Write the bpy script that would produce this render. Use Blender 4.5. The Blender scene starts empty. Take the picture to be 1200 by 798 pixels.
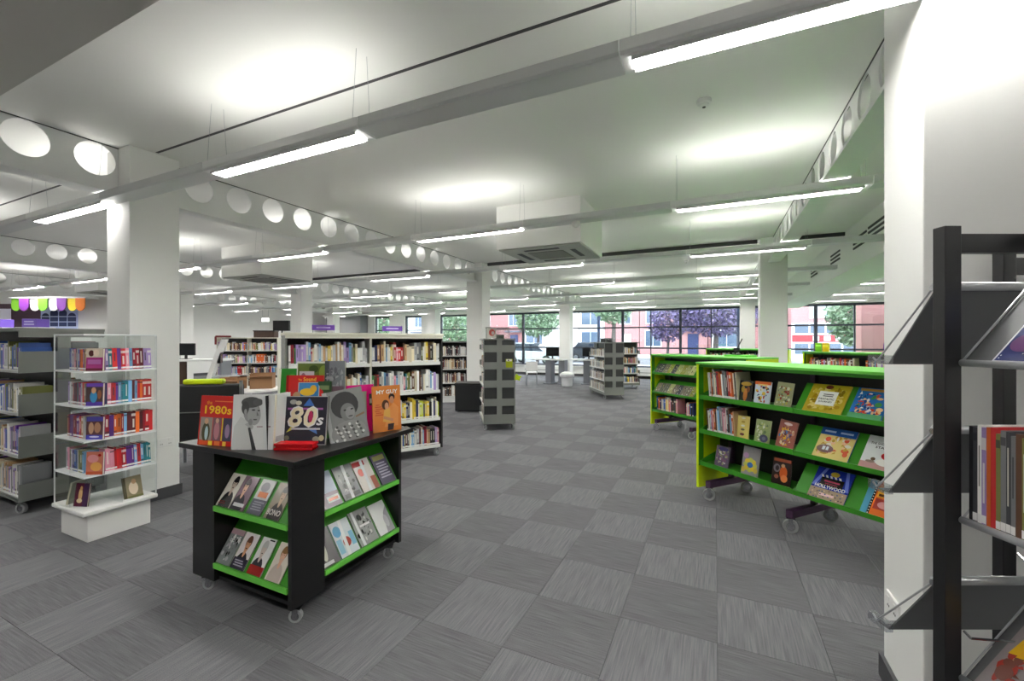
import bpy, math, random
from mathutils import Matrix, Vector

# ---------------------------------------------------------------- camera, sky, exposure
scene = bpy.context.scene
C = scene.collection
cam_data = bpy.data.cameras.new('camera')
cam_data.sensor_width = 36.0
cam_data.lens = 36.0 * 506.29 / 1200.0
cam_data.clip_start = 0.05
cam_data.clip_end = 300
cam = bpy.data.objects.new('camera', cam_data)
C.objects.link(cam)
YAW = math.radians(25.178)
cam.location = (0, 0, 1.575)
cam.rotation_euler = (math.pi / 2, 0, YAW)
scene.camera = cam

world = bpy.data.worlds.new('overcast_sky')
scene.world = world
world.use_nodes = True
wn = world.node_tree.nodes
wn['Background'].inputs[0].default_value = (0.86, 0.93, 1.0, 1)
wn['Background'].inputs[1].default_value = 2.8

vs = scene.view_settings
vs.view_transform = 'Standard'
vs.look = 'None'
vs.gamma = 1.0
vs.use_curve_mapping = False
vs.exposure = 1.28
LAMP_DOWN = 32.0
LAMP_UP = 6.2

# ---------------------------------------------------------------- helpers
def lin(c):
    return tuple((x / 12.92 if x <= 0.04045 else ((x + 0.055) / 1.055) ** 2.4) for x in c)
def rgb(r, g, b):
    return lin((r / 255., g / 255., b / 255.))

_mats = {}
def mat(name, col, rough=0.6, metal=0.0, emit=0.0, noise=0.0, nscale=8.0, bump=0.0, spec=None):
    if name in _mats:
        return _mats[name]
    m = bpy.data.materials.new(name)
    m.use_nodes = True
    nt = m.node_tree
    b = nt.nodes['Principled BSDF']
    c4 = (col[0], col[1], col[2], 1)
    b.inputs['Base Color'].default_value = c4
    b.inputs['Roughness'].default_value = rough
    b.inputs['Metallic'].default_value = metal
    if spec is not None:
        b.inputs['Specular IOR Level'].default_value = spec
    if emit:
        b.inputs['Emission Color'].default_value = c4
        b.inputs['Emission Strength'].default_value = emit
    if noise or bump:
        tc = nt.nodes.new('ShaderNodeTexCoord')
        nz = nt.nodes.new('ShaderNodeTexNoise')
        nz.inputs['Scale'].default_value = nscale
        nz.inputs['Detail'].default_value = 4
        nt.links.new(tc.outputs['Object'], nz.inputs['Vector'])
        if noise:
            mx = nt.nodes.new('ShaderNodeMix')
            mx.data_type = 'RGBA'
            mx.inputs[6].default_value = tuple(max(0, x * (1 - noise)) for x in col) + (1,)
            mx.inputs[7].default_value = tuple(min(1, x * (1 + noise)) for x in col) + (1,)
            nt.links.new(nz.outputs['Fac'], mx.inputs[0])
            nt.links.new(mx.outputs[2], b.inputs['Base Color'])
        if bump:
            bp = nt.nodes.new('ShaderNodeBump')
            bp.inputs['Strength'].default_value = bump
            bp.inputs['Distance'].default_value = 0.01
            nt.links.new(nz.outputs['Fac'], bp.inputs['Height'])
            nt.links.new(bp.outputs['Normal'], b.inputs['Normal'])
    _mats[name] = m
    return m

def clear_mat(name, tint, gloss=0.08, rough=0.02):
    m = bpy.data.materials.new(name)
    m.use_nodes = True
    nt = m.node_tree
    nt.nodes.remove(nt.nodes['Principled BSDF'])
    tr = nt.nodes.new('ShaderNodeBsdfTransparent')
    tr.inputs[0].default_value = tint + (1,)
    gl = nt.nodes.new('ShaderNodeBsdfGlossy')
    gl.inputs['Roughness'].default_value = rough
    mx = nt.nodes.new('ShaderNodeMixShader')
    mx.inputs[0].default_value = gloss
    nt.links.new(tr.outputs[0], mx.inputs[1])
    nt.links.new(gl.outputs[0], mx.inputs[2])
    nt.links.new(mx.outputs[0], nt.nodes['Material Output'].inputs[0])
    return m

def attr_mat(name, rough=0.5):
    """colour from the face colour attribute of the mesh"""
    m = bpy.data.materials.new(name)
    m.use_nodes = True
    nt = m.node_tree
    a = nt.nodes.new('ShaderNodeAttribute')
    a.attribute_name = 'Col'
    nt.links.new(a.outputs['Color'], nt.nodes['Principled BSDF'].inputs['Base Color'])
    nt.nodes['Principled BSDF'].inputs['Roughness'].default_value = rough
    return m

def objcolor_mat(name, rough=0.45, mixw=0.0, mixcol=(1, 1, 1)):
    """colour of the single object (books), with a little print grain"""
    m = bpy.data.materials.new(name)
    m.use_nodes = True
    nt = m.node_tree
    oi = nt.nodes.new('ShaderNodeObjectInfo')
    mx = nt.nodes.new('ShaderNodeMix')
    mx.data_type = 'RGBA'
    mx.inputs[0].default_value = mixw
    mx.inputs[7].default_value = mixcol + (1,)
    nt.links.new(oi.outputs['Color'], mx.inputs[6])
    nt.links.new(mx.outputs[2], nt.nodes['Principled BSDF'].inputs['Base Color'])
    nt.nodes['Principled BSDF'].inputs['Roughness'].default_value = rough
    return m

class MB:
    def __init__(self):
        self.v = []; self.f = []; self.m = []; self.c = []
    def add(self, verts, faces, m=0, c=None):
        o = len(self.v)
        self.v += [tuple(p) for p in verts]
        for fc in faces:
            self.f.append(tuple(i + o for i in fc)); self.m.append(m); self.c.append(c)
        return self
    def box(self, x0, x1, y0, y1, z0, z1, m=0, c=None, M=None):
        vs_ = [(x0, y0, z0), (x1, y0, z0), (x1, y1, z0), (x0, y1, z0), (x0, y0, z1), (x1, y0, z1), (x1, y1, z1), (x0, y1, z1)]
        if M is not None:
            vs_ = [tuple(M @ Vector(p)) for p in vs_]
        return self.add(vs_, [(0, 3, 2, 1), (4, 5, 6, 7), (0, 1, 5, 4), (1, 2, 6, 5), (2, 3, 7, 6), (3, 0, 4, 7)], m, c)
    def prism(self, poly, axis, a0, a1, m=0, c=None):
        """poly: 2-D points (counter-clockwise), extruded along axis 0/1/2"""
        def P(p, a):
            if axis == 0: return (a, p[0], p[1])
            if axis == 1: return (p[0], a, p[1])
            return (p[0], p[1], a)
        n = len(poly)
        vs_ = [P(p, a0) for p in poly] + [P(p, a1) for p in poly]
        fs = [tuple(range(n))[::-1], tuple(range(n, 2 * n))]
        fs += [(i, (i + 1) % n, n + (i + 1) % n, n + i) for i in range(n)]
        if axis == 1:
            fs = [t[::-1] for t in fs]
        return self.add(vs_, fs, m, c)
    def cyl(self, p0, p1, r0, r1=None, n=12, m=0, c=None, caps=True):
        if r1 is None: r1 = r0
        p0 = Vector(p0); p1 = Vector(p1)
        d = (p1 - p0).normalized()
        u = d.orthogonal().normalized(); w = d.cross(u)
        vs_ = []
        for p, r in ((p0, r0), (p1, r1)):
            for i in range(n):
                a = 2 * math.pi * i / n
                vs_.append(tuple(p + u * (r * math.cos(a)) + w * (r * math.sin(a))))
        fs = [(i, (i + 1) % n, n + (i + 1) % n, n + i) for i in range(n)]
        if caps:
            fs += [tuple(range(n))[::-1], tuple(range(n, 2 * n))]
        return self.add(vs_, fs, m, c)
    def tube(self, pts, r, n=8, m=0, c=None):
        for a, b in zip(pts[:-1], pts[1:]):
            self.cyl(a, b, r, n=n, m=m, c=c)
        return self
    def lathe(self, prof, n=16, m=0, c=None, o=(0, 0, 0)):
        vs_ = []
        for r, z in prof:
            for i in range(n):
                a = 2 * math.pi * i / n
                vs_.append((o[0] + r * math.cos(a), o[1] + r * math.sin(a), o[2] + z))
        fs = []
        for k in range(len(prof) - 1):
            for i in range(n):
                fs.append((k * n + i, k * n + (i + 1) % n, (k + 1) * n + (i + 1) % n, (k + 1) * n + i))
        fs.append(tuple(range(n))[::-1]); fs.append(tuple(range((len(prof) - 1) * n, len(prof) * n)))
        return self.add(vs_, fs, m, c)
    def mesh(self, name):
        me = bpy.data.meshes.new(name)
        me.from_pydata(self.v, [], self.f)
        me.polygons.foreach_set('material_index', self.m)
        if any(c is not None for c in self.c):
            ca = me.color_attributes.new('Col', 'FLOAT_COLOR', 'CORNER')
            data = []
            for fc, c in zip(self.f, self.c):
                c = c or (0.8, 0.8, 0.8)
                data += [c[0], c[1], c[2], 1.0] * len(fc)
            ca.data.foreach_set('color', data)
        me.update()
        return me
    def build(self, name, mats, parent=None, loc=None, rot=None, bevel=0, smooth=False):
        me = self.mesh(name)
        if not isinstance(mats, (list, tuple)):
            mats = [mats]
        for m in mats:
            me.materials.append(m)
        if smooth:
            me.polygons.foreach_set('use_smooth', [True] * len(me.polygons))
        o = bpy.data.objects.new(name, me)
        C.objects.link(o)
        if parent is not None: o.parent = parent
        if loc is not None: o.location = loc
        if rot is not None: o.rotation_euler = rot
        if bevel:
            b = o.modifiers.new('edge', 'BEVEL')
            b.width = bevel; b.segments = 2; b.limit_method = 'ANGLE'
        return o

def tag(o, label, cat, group=None):
    o['label'] = label
    o['category'] = cat
    if group: o['group'] = group
    return o
def struct(o, label=None):
    o['kind'] = 'structure'
    if label: o['label'] = label
    return o
def thing(name, label, cat, loc=(0, 0, 0), rotz=0.0, group=None):
    o = bpy.data.objects.new(name, None)
    o.empty_display_size = 0.1
    C.objects.link(o)
    o.location = loc
    o.rotation_euler = (0, 0, rotz)
    return tag(o, label, cat, group)
def copy_part(o, parent):
    c = o.copy(); C.objects.link(c); c.parent = parent
    return c

# ---------------------------------------------------------------- materials
WHITE = mat('white_paint', rgb(238, 238, 235), 0.55, noise=0.015, nscale=3)
CEIL = mat('ceiling_paint', rgb(242, 242, 238), 0.75, noise=0.01, nscale=2)
BEAMW = mat('beam_paint', rgb(238, 239, 237), 0.5)
SOFFIT = mat('soffit_unlit_grey', rgb(200, 198, 192), 0.8)  # greyed below the ceiling paint, its unlit look put into the colour
DGREY = mat('dark_grey_trim', rgb(70, 70, 72), 0.6)
SKIRT = mat('skirting_grey', rgb(66, 67, 70), 0.6)
BLACKB = mat('black_laminate', rgb(20, 20, 21), 0.28, noise=0.1, nscale=30)
BLACKM = mat('black_metal', rgb(24, 24, 26), 0.4)
CHAR = mat('charcoal_sheet', rgb(96, 97, 99), 0.4)
GREEN = mat('green_laminate', rgb(54, 140, 28), 0.35)
LGREEN = mat('pale_green_edge', rgb(110, 205, 75), 0.35)
LIME = mat('lime_panel', rgb(206, 232, 8), 0.35)
PURPLE_METAL = mat('plum_metal', rgb(62, 34, 62), 0.45)
GREYM = mat('grey_shelf_metal', rgb(128, 131, 127), 0.4, metal=0.15)
GREYD = mat('dark_shelf_metal', rgb(48, 49, 50), 0.5)
CREAM = mat('cream_metal', rgb(222, 220, 204), 0.45)
SHELFW = mat('white_shelf_metal', rgb(226, 228, 224), 0.4)
CHROME = mat('chrome', rgb(210, 212, 215), 0.15, metal=1.0)
RAILS = mat('silver_rail', rgb(186, 188, 190), 0.3, metal=0.4)
STEEL = mat('brushed_steel', rgb(165, 168, 172), 0.3, metal=1.0)
ALU = mat('aluminium_housing', rgb(238, 239, 237), 0.42)
ALU_DIM = mat('housing_unlit', rgb(222, 224, 222), 0.42)  # darker copy of the housing aluminium, shade of lampless segments in its colour
TYRE = mat('grey_rubber', rgb(150, 152, 152), 0.5)
PLASTW = mat('white_plastic', rgb(236, 236, 234), 0.4)
ACRYL = clear_mat('clear_acrylic', (0.95, 0.965, 0.96), 0.07, 0.03)
ACRYLE = mat('acrylic_shelf', rgb(236, 240, 240), 0.25)
GLASS = clear_mat('window_glass', (0.93, 0.96, 0.97), 0.06, 0.0)
FRAMEB = mat('slate_window_frame', rgb(62, 64, 76), 0.5)
PAGES = mat('paper_pages', rgb(226, 219, 200), 0.8)
LAMP = mat('lamp_diffuser', (1.0, 0.985, 0.95), 0.5, emit=LAMP_DOWN)
UPL = mat('uplight_tube', (1.0, 0.985, 0.95), 0.5, emit=LAMP_UP)
BOOKC = objcolor_mat('book_cloth')
BOOKB = objcolor_mat('book_band', 0.45, 0.72, (0.85, 0.83, 0.75))
BOOKD = objcolor_mat('book_title', 0.45, 0.75, (0.02, 0.02, 0.03))
PRINT = attr_mat('printed_cover', 0.22)
STUFFM = attr_mat('book_block', 0.5)
REDP = mat('red_acrylic', rgb(190, 16, 24), 0.15)
PURP = mat('purple_sign', rgb(104, 62, 168), 0.5)
BLKFAB = mat('black_leatherette', rgb(28, 29, 31), 0.5)

def carpet_material(name, k):
    m = bpy.data.materials.new(name)
    m.use_nodes = True
    nt = m.node_tree
    b = nt.nodes['Principled BSDF']
    b.inputs['Roughness'].default_value = 0.95
    b.inputs['Specular IOR Level'].default_value = 0.15
    uv = nt.nodes.new('ShaderNodeUVMap')
    mp = nt.nodes.new('ShaderNodeMapping')
    mp.inputs['Scale'].default_value = (66, 2.2, 1)
    n1 = nt.nodes.new('ShaderNodeTexNoise'); n1.inputs['Scale'].default_value = 1.0; n1.inputs['Detail'].default_value = 2
    mp2 = nt.nodes.new('ShaderNodeMapping'); mp2.inputs['Scale'].default_value = (240, 150, 1)
    n2 = nt.nodes.new('ShaderNodeTexNoise'); n2.inputs['Scale'].default_value = 1.0
    nt.links.new(uv.outputs[0], mp.inputs[0]); nt.links.new(mp.outputs[0], n1.inputs['Vector'])
    nt.links.new(uv.outputs[0], mp2.inputs[0]); nt.links.new(mp2.outputs[0], n2.inputs['Vector'])
    r = nt.nodes.new('ShaderNodeValToRGB')
    e = r.color_ramp.elements
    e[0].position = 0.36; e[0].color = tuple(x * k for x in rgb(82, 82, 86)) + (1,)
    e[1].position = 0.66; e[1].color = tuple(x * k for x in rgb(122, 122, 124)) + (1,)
    ad = nt.nodes.new('ShaderNodeMath'); ad.operation = 'MULTIPLY_ADD'
    ad.inputs[1].default_value = 0.62
    nt.links.new(n2.outputs['Fac'], ad.inputs[0]); 
    sc = nt.nodes.new('ShaderNodeMath'); sc.operation = 'MULTIPLY'; sc.inputs[1].default_value = 0.4
    nt.links.new(n1.outputs['Fac'], sc.inputs[0])
    nt.links.new(sc.outputs[0], ad.inputs[2])
    nt.links.new(ad.outputs[0], r.inputs[0])
    nt.links.new(r.outputs[0], b.inputs['Base Color'])
    bp = nt.nodes.new('ShaderNodeBump'); bp.inputs['Strength'].default_value = 0.5; bp.inputs['Distance'].default_value = 0.004
    nt.links.new(ad.outputs[0], bp.inputs['Height'])
    nt.links.new(bp.outputs[0], b.inputs['Normal'])
    return m
CARPET = [carpet_material('carpet_cross_pile_dim', 0.93), carpet_material('carpet_long_pile_sheen', 1.12)]  # one carpet colour; pile sheen of each turn put in as dimmer and lighter tone

# camera model, used only to decide which carpet tiles are single objects
FX, FY = -math.sin(YAW), math.cos(YAW)
RX, RY = math.cos(YAW), math.sin(YAW)
def proj(x, y, z):
    d = x * FX + y * FY
    if d < 0.05: return None
    return 600 + 506.29 * (x * RX + y * RY) / d, 399 - 506.29 * (z - 1.575) / d, d
# ================================================================ SETTING
XL, XR, YF, YB, ZC = -21.0, 8.0, -4.0, 18.5, 3.42
# floor with carpet tiles
floor = struct(MB().box(XL, XR, YF, YB, -0.12, -0.007).build('floor', DGREY), 'grey carpet tile floor laid in a quarter-turned checkerboard')
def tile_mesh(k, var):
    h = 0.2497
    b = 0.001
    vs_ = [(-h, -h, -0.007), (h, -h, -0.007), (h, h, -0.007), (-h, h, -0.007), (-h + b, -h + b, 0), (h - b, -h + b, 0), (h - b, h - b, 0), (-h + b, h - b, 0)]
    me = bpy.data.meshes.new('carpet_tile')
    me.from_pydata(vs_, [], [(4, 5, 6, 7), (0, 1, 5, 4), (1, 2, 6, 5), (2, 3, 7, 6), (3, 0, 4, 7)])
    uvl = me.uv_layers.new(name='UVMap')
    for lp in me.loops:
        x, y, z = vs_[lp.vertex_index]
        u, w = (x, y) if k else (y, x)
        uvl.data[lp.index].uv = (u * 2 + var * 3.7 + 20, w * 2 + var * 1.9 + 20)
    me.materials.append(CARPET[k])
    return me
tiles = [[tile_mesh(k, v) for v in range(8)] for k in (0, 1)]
cand = []; rest = []
i0, i1 = math.ceil((XL - 0.01) / 0.5), math.floor((XR - 0.01) / 0.5)
j0, j1 = math.ceil((YF + 0.01) / 0.5), math.floor((YB + 0.01) / 0.5)
for i in range(i0 - 1, i1 + 1):
    for j in range(j0 - 1, j1 + 1):
        cx, cy = 0.01 + 0.5 * i + 0.25, -0.01 + 0.5 * j + 0.25
        if cx < XL + 0.25 or cx > XR - 0.25 or cy < YF + 0.25 or cy > YB - 0.25: continue
        p = proj(cx, cy, 0)
        if p and -60 < p[0] < 1260 and p[1] < 850:
            cand.append((p[2], i, j, cx, cy))
        else:
            rest.append((i, j, cx, cy))
cand.sort()
rng = random.Random(3)
for q, (d, i, j, cx, cy) in enumerate(cand):
    if q < 300:
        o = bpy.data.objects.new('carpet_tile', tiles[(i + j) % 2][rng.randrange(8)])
        C.objects.link(o); o.parent = floor; o.location = (cx, cy, 0)
    else:
        rest.append((i, j, cx, cy))
# remaining tiles, too small or out of view: one part
vs_, fs_, mi_, uv_ = [], [], [], []
for (i, j, cx, cy) in rest:
    h, b = 0.2497, 0.001
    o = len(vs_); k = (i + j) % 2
    loc = [(-h, -h, -0.007), (h, -h, -0.007), (h, h, -0.007), (-h, h, -0.007), (-h + b, -h + b, 0), (h - b, -h + b, 0), (h - b, h - b, 0), (-h + b, h - b, 0)]
    vs_ += [(x + cx, y + cy, z) for x, y, z in loc]
    var = rng.random() * 8
    for fc in ((4, 5, 6, 7), (0, 1, 5, 4), (1, 2, 6, 5), (2, 3, 7, 6), (3, 0, 4, 7)):
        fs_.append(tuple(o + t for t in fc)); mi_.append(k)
        for t in fc:
            x, y, z = loc[t]
            u, w = (x, y) if k else (y, x)
            uv_ += [u * 2 + var * 3.7 + 20, w * 2 + var * 1.9 + 20]
me = bpy.data.meshes.new('far_carpet_tiles')
me.from_pydata(vs_, [], fs_)
me.polygons.foreach_set('material_index', mi_)
me.uv_layers.new(name='UVMap').data.foreach_set('uv', uv_)
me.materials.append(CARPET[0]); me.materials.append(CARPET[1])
o = bpy.data.objects.new('far_carpet_tiles', me); C.objects.link(o); o.parent = floor; o['kind'] = 'stuff'

# ceiling
ceil = struct(MB().box(XL, XR, YF, YB + 0.3, ZC, ZC + 0.15).build('ceiling', CEIL), 'white plaster ceiling above the suspended lights')
struct(MB().box(XL, XR, YF, 1.08, 3.1, ZC).build('trim_1', SOFFIT), 'lowered ceiling soffit above the viewer, unlit look put into its grey')
# bulkhead on the right with grilles
bh = struct(MB().box(2.02, 2.75, 3.0, YB, 2.75, ZC).build('trim_2', WHITE), 'white boxed ceiling bulkhead with slotted air grilles')
for (gy, gz) in ((7.55, 3.05), (8.3, 3.03), (9.8, 3.03), (11.7, 3.03)):
    for k in range(3):
        MB().box(2.008, 2.021, gy - 0.33, gy + 0.33, gz + k * 0.07, gz + k * 0.07 + 0.03).build('grille_slot', DGREY, bh)
# dark strips standing in for narrow shadow slots in the ceiling
n = 3
for (x0, x1, y, w, dz) in ((-4.96, 0.7, 2.345, 0.022, 0.004), (-10.9, -6.95, 2.35, 0.022, 0.004), (-4.9, 0.7, 9.05, 0.05, 0.07), (-10.9, -6.9, 9.05, 0.05, 0.06), (1.25, 2.0, 9.05, 0.05, 0.06)):
    struct(MB().box(x0, x1, y, y + w, ZC - dz, ZC + 0.001).build('trim_%d' % n, DGREY)); n += 1

# columns
COLX = (-17.5, -11.35, -5.2, 0.945, 7.1); COLY = (2.36, 9.15, 15.95)
for X in COLX:
    for Y in COLY:
        x0 = X - 0.21 - (0.02 if (X > 0 and Y < 3) else 0)
        col = MB().box(x0, X + 0.21, Y - 0.21, Y + 0.21, 0, ZC).build('column', WHITE, bevel=0.004)
        struct(col, 'square white plastered column')
        MB().box(x0 - 0.016, X + 0.226, Y - 0.226, Y + 0.226, 0, 0.105).build('skirting', SKIRT, col)

# cellular ceiling beams
def beam(X, y0, y1):
    mb = MB()
    t = 0.008
    zc, r, z0, z1, pitch = 3.262, 0.15, 2.995, 3.412, 0.4455
    k0 = math.ceil((y0 - 1.534) / pitch - 0.5); k1 = math.floor((y1 - 1.534) / pitch + 0.5)
    N = 24
    def hole_at(yc):
        for Y in COLY:
            if abs(yc - Y) < 0.33: return False
        return yc > y0 + .25 and yc < y1 - .25
    for k in range(k0, k1 + 1):
        yc = 1.534 + pitch * k
        a, b = max(yc - pitch / 2, y0), min(yc + pitch / 2, y1)
        if b <= a: continue
        if not hole_at(yc):
            mb.box(X - t, X + t, a, b, z0, z1); continue
        circ = [(yc + r * math.cos(2 * math.pi * i / N), zc + r * math.sin(2 * math.pi * i / N)) for i in range(N)]
        outer = []
        for i in range(N):
            c, s = math.cos(2 * math.pi * i / N), math.sin(2 * math.pi * i / N)
            hy = (b - yc) if c > 0 else (yc - a)
            hz = (z1 - zc) if s > 0 else (zc - z0)
            q = min(hy / abs(c) if abs(c) > 1e-6 else 9, hz / abs(s) if abs(s) > 1e-6 else 9)
            outer.append((yc + c * q, zc + s * q))
        # corner points so that the cell is filled to its corners
        ring = []
        for i in range(N):
            j = (i + 1) % N
            p, q2 = outer[i], outer[j]
            on_v = lambda pt: abs(pt[0] - a) < 1e-6 or abs(pt[0] - b) < 1e-6
            poly = [circ[i], p]
            if on_v(p) != on_v(q2) and abs(p[0] - q2[0]) > 1e-6 and abs(p[1] - q2[1]) > 1e-6:
                poly.append((b if p[0] > yc else a, z1 if p[1] > zc else z0))
            poly += [q2, circ[j]]
            ring.append(poly)
        for sx in (-t, t):
            for poly in ring:
                vv = [(X + sx, y, z) for y, z in poly]
                mb.add(vv, [tuple(range(len(vv))) if sx > 0 else tuple(range(len(vv)))[::-1]])
        vv = [(X - t, y, z) for y, z in circ] + [(X + t, y, z) for y, z in circ]
        mb.add(vv, [((i + 1) % N, i, N + i, N + (i + 1) % N) for i in range(N)])
    bo = struct(mb.build('beam', BEAMW), 'white steel ceiling beam pierced by round holes')
    MB().box(X - 0.1, X + 0.1, y0, y1, 2.965, 2.995).build('flange', BEAMW, bo)
    MB().box(X - 0.014, X + 0.014, y0, y1, 3.412, ZC).build('gap_shadow_strip', DGREY, bo)  # solid dark strip in the gap, its shadow put into the grey
for X in COLX:
    beam(X, YF + 0.1, YB - 0.6)

# walls
W = struct(MB().box(XL - 0.2, XL, YF - 0.2, YB + 0.3, -0.12, ZC + 0.15).build('wall_left', WHITE))
struct(MB().box(XR, XR + 0.2, YF - 0.2, YB + 0.3, -0.12, ZC + 0.15).build('wall_right', WHITE))
struct(MB().box(XL, XR, YF - 0.2, YF, -0.12, ZC + 0.15).build('wall_front', WHITE))
ZS, ZH = 0.45, 2.88
wins = [(-17.15, -16.1), (-15.05, -13.95)]
mb = MB()
mb.box(XL, XR, YB, YB + 0.3, -0.12, ZS); mb.box(XL, XR, YB, YB + 0.3, ZH, ZC)
for a, b in ((XL, -17.15), (-16.1, -15.05), (-13.95, -12.8), (7.76, XR)):
    mb.box(a, b, YB, YB + 0.3, ZS, ZH)
wb = struct(mb.build('wall_back', WHITE))
struct(MB().box(XL, XR, YB - 0.02, YB, 0, 0.11).build('baseboard_back', SKIRT))
struct(MB().box(XL, XL + 0.02, YF, YB, 0, 0.11).build('baseboard_left', SKIRT))
bounds = [-12.8, -10.45, -8.17, -5.87, -3.55, -1.26, 1.0, 3.26, 5.5, 7.76]
wins += list(zip(bounds[:-1], bounds[1:]))
for q, (a, b) in enumerate(wins):
    f = MB()
    w = 0.05
    f.box(a, a + w, YB + 0.08, YB + 0.2, ZS, ZH).box(b - w, b, YB + 0.08, YB + 0.2, ZS, ZH)
    f.box(a + w, b - w, YB + 0.08, YB + 0.2, ZS, ZS + 0.06).box(a + w, b - w, YB + 0.08, YB + 0.2, ZH - 0.08, ZH)
    wo = struct(f.build('window_%d' % (q + 1), FRAMEB), 'slate framed window in the far wall')
    for z in (1.26, 2.12):
        MB().box(a + w, b - w, YB + 0.1, YB + 0.18, z - 0.03, z + 0.03).build('transom', FRAMEB, wo)
    if q in (6, 7, 9):
        xm = (a + b) / 2
        MB().box(xm - 0.02, xm + 0.02, YB + 0.1, YB + 0.18, ZS + 0.06, ZH - 0.08).build('mullion', FRAMEB, wo)
    for z0, z1 in ((ZS + 0.06, 1.23), (1.29, 2.09), (2.15, ZH - 0.08)):
        MB().box(a + w, b - w, YB + 0.135, YB + 0.145, z0, z1).build('pane', GLASS, wo)
# window sill ledge
struct(MB().box(-12.8, 7.76, YB - 0.09, YB + 0.08, ZS - 0.03, ZS).build('trim_%d' % n, WHITE)); n += 1

# grey block for the dark recess at the far left corner, dimness in its colour
struct(MB().box(-20.2, -17.6, 17.9, 18.45, 0, 3.0).build('wall_recess', mat('recess_grey', rgb(120, 121, 124), 0.7)), 'grey block standing in for the dark recess beside the far white wall')

# suspended luminaires
def luminaire(Y, label, near):
    root = thing('linear_light', label, 'ceiling light', (0, Y, 2.89), 0, 'suspended light lines')
    k = -12
    x = -0.4 + 1.6 * k
    hous = None
    while x < XR - 0.3:
        x1 = min(x + 1.6, XR - 0.05)
        lit = (k % 2 == 0)
        prof = [(-0.078, 0.0), (0.078, 0.0), (0.088, 0.014), (0.088, 0.068), (0.08, 0.068), (0.072, 0.026), (-0.072, 0.026), (-0.08, 0.068), (-0.088, 0.068), (-0.088, 0.014)]
        MB().prism(prof[::1], 0, x + 0.003, x1 - 0.003).build('housing', ALU if lit else ALU_DIM, root)
        if lit:
            MB().box(x + 0.06, x1 - 0.06, -0.05, 0.05, -0.006, -0.001).build('diffuser', LAMP, root)
            MB().prism([(-0.035, 0.028), (0.035, 0.028), (0.0, 0.066)], 0, x + 0.05, x1 - 0.05).build('uplight', UPL, root)
            lv = MB()
            nb = 24 if near else 10
            lip = 0.018 if near else 0.03
            for t in range(nb + 1):
                xx = x + 0.06 + (x1 - x - 0.12) * t / nb
                lv.box(xx - 0.0025, xx + 0.0025, -0.05, 0.05, -lip + 0.002, -0.006)
            lv.box(x + 0.05, x1 - 0.05, -0.056, -0.05, -lip, 0).box(x + 0.05, x1 - 0.05, 0.05, 0.056, -lip, 0)
            lv.build('louvre', PLASTW, root)
            for xx in (x + 0.05, x1 - 0.05):
                for yy in (-0.045, 0.045):
                    MB().cyl((xx, yy * 1.7, 0.06), (xx, yy, 0.53), 0.0012, n=5).build('suspension_wire', STEEL, root)
        x += 1.6; k += 1
    return root
luminaire(-0.455, 'unseen suspended linear light added under the lowered soffit', False)  # out of view behind the camera, added to fill the near faces
luminaire(2.095, 'suspended linear light passing the white column beside the acrylic book rack', True)
luminaire(4.64, 'suspended linear light just in front of the boxed air conditioner', True)
luminaire(7.19, 'suspended linear light just behind the boxed air conditioner', False)
luminaire(9.74, 'suspended linear light just behind the second row of columns', False)
luminaire(12.29, 'suspended linear light midway between second and third column rows', False)
luminaire(14.84, 'suspended linear light just before the third row of columns', False)
luminaire(17.2, 'suspended linear light running close to the window wall', False)

# boxed cassette air conditioners
def aircon(X, Y, label):
    root = thing('air_conditioner', label, 'air conditioner', (X, Y, 2.83), 0)
    MB().box(-0.6, 0.6, -0.57, 0.57, 0.0, 0.59).build('boxing', CEIL, root)
    gm = mat('cassette_grey', rgb(178, 180, 172), 0.5)
    MB().box(-0.575, 0.575, -0.545, 0.545, -0.018, 0.0).build('fascia', gm, root, bevel=0.006)
    MB().box(-0.26, 0.26, -0.25, 0.25, -0.024, -0.018).build('intake_grille', mat('cassette_grille', rgb(120, 124, 116), 0.6), root)
    for k in range(9):
        yy = -0.23 + k * 0.0575
        MB().box(-0.25, 0.25, yy - 0.006, yy + 0.006, -0.028, -0.024).build('slat', gm, root)
    for (a, b, c, d) in ((-0.25, 0.25, -0.43, -0.36), (-0.25, 0.25, 0.36, 0.43), (-0.43, -0.36, -0.25, 0.25), (0.36, 0.43, -0.25, 0.25)):
        MB().box(a, b, c, d, -0.022, -0.018).build('outlet_vane', DGREY, root)
aircon(-2.14, 5.89, 'boxed ceiling air conditioner between the two nearest pierced beams')
aircon(-8.29, 5.89, 'boxed ceiling air conditioner beyond the pierced beam over the tall bookcase')
aircon(-14.44, 5.89, 'boxed ceiling air conditioner near the coloured drapes')

# smoke detectors and cameras on the ceiling
def detector(x, y, z, label, g=None):
    o = MB().lathe([(0.052, 0.0), (0.055, -0.012), (0.05, -0.03), (0.036, -0.034), (0.034, -0.05), (0.018, -0.055)][::-1], 20).build('smoke_detector', PLASTW, None, (x, y, z), smooth=False)
    tag(o, label, 'smoke detector', g)
    MB().lathe([(0.012, -0.0595), (0.012, -0.055)], 12).build('sensor_cap', DGREY, o)
detector(-0.077, 3.624, ZC, 'white smoke detector on the ceiling next to the right pierced beam')
detector(-0.6, 10.7, ZC, 'small white smoke detector on the ceiling near the second column row')
for (x, y, l) in ((-1.4, 4.64, 'white sensor under the light line before the boxed air conditioner'), (-8.3, 4.66, 'white sensor under the light line near the left boxed air conditioner'), (-2.6, 9.74, 'white sensor under the light line behind the second column row')):
    o = MB().lathe([(0.02, -0.06), (0.045, -0.035), (0.05, 0.0)], 14).build('presence_sensor', PLASTW, None, (x, y, 2.89))
    tag(o, l, 'sensor')

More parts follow.
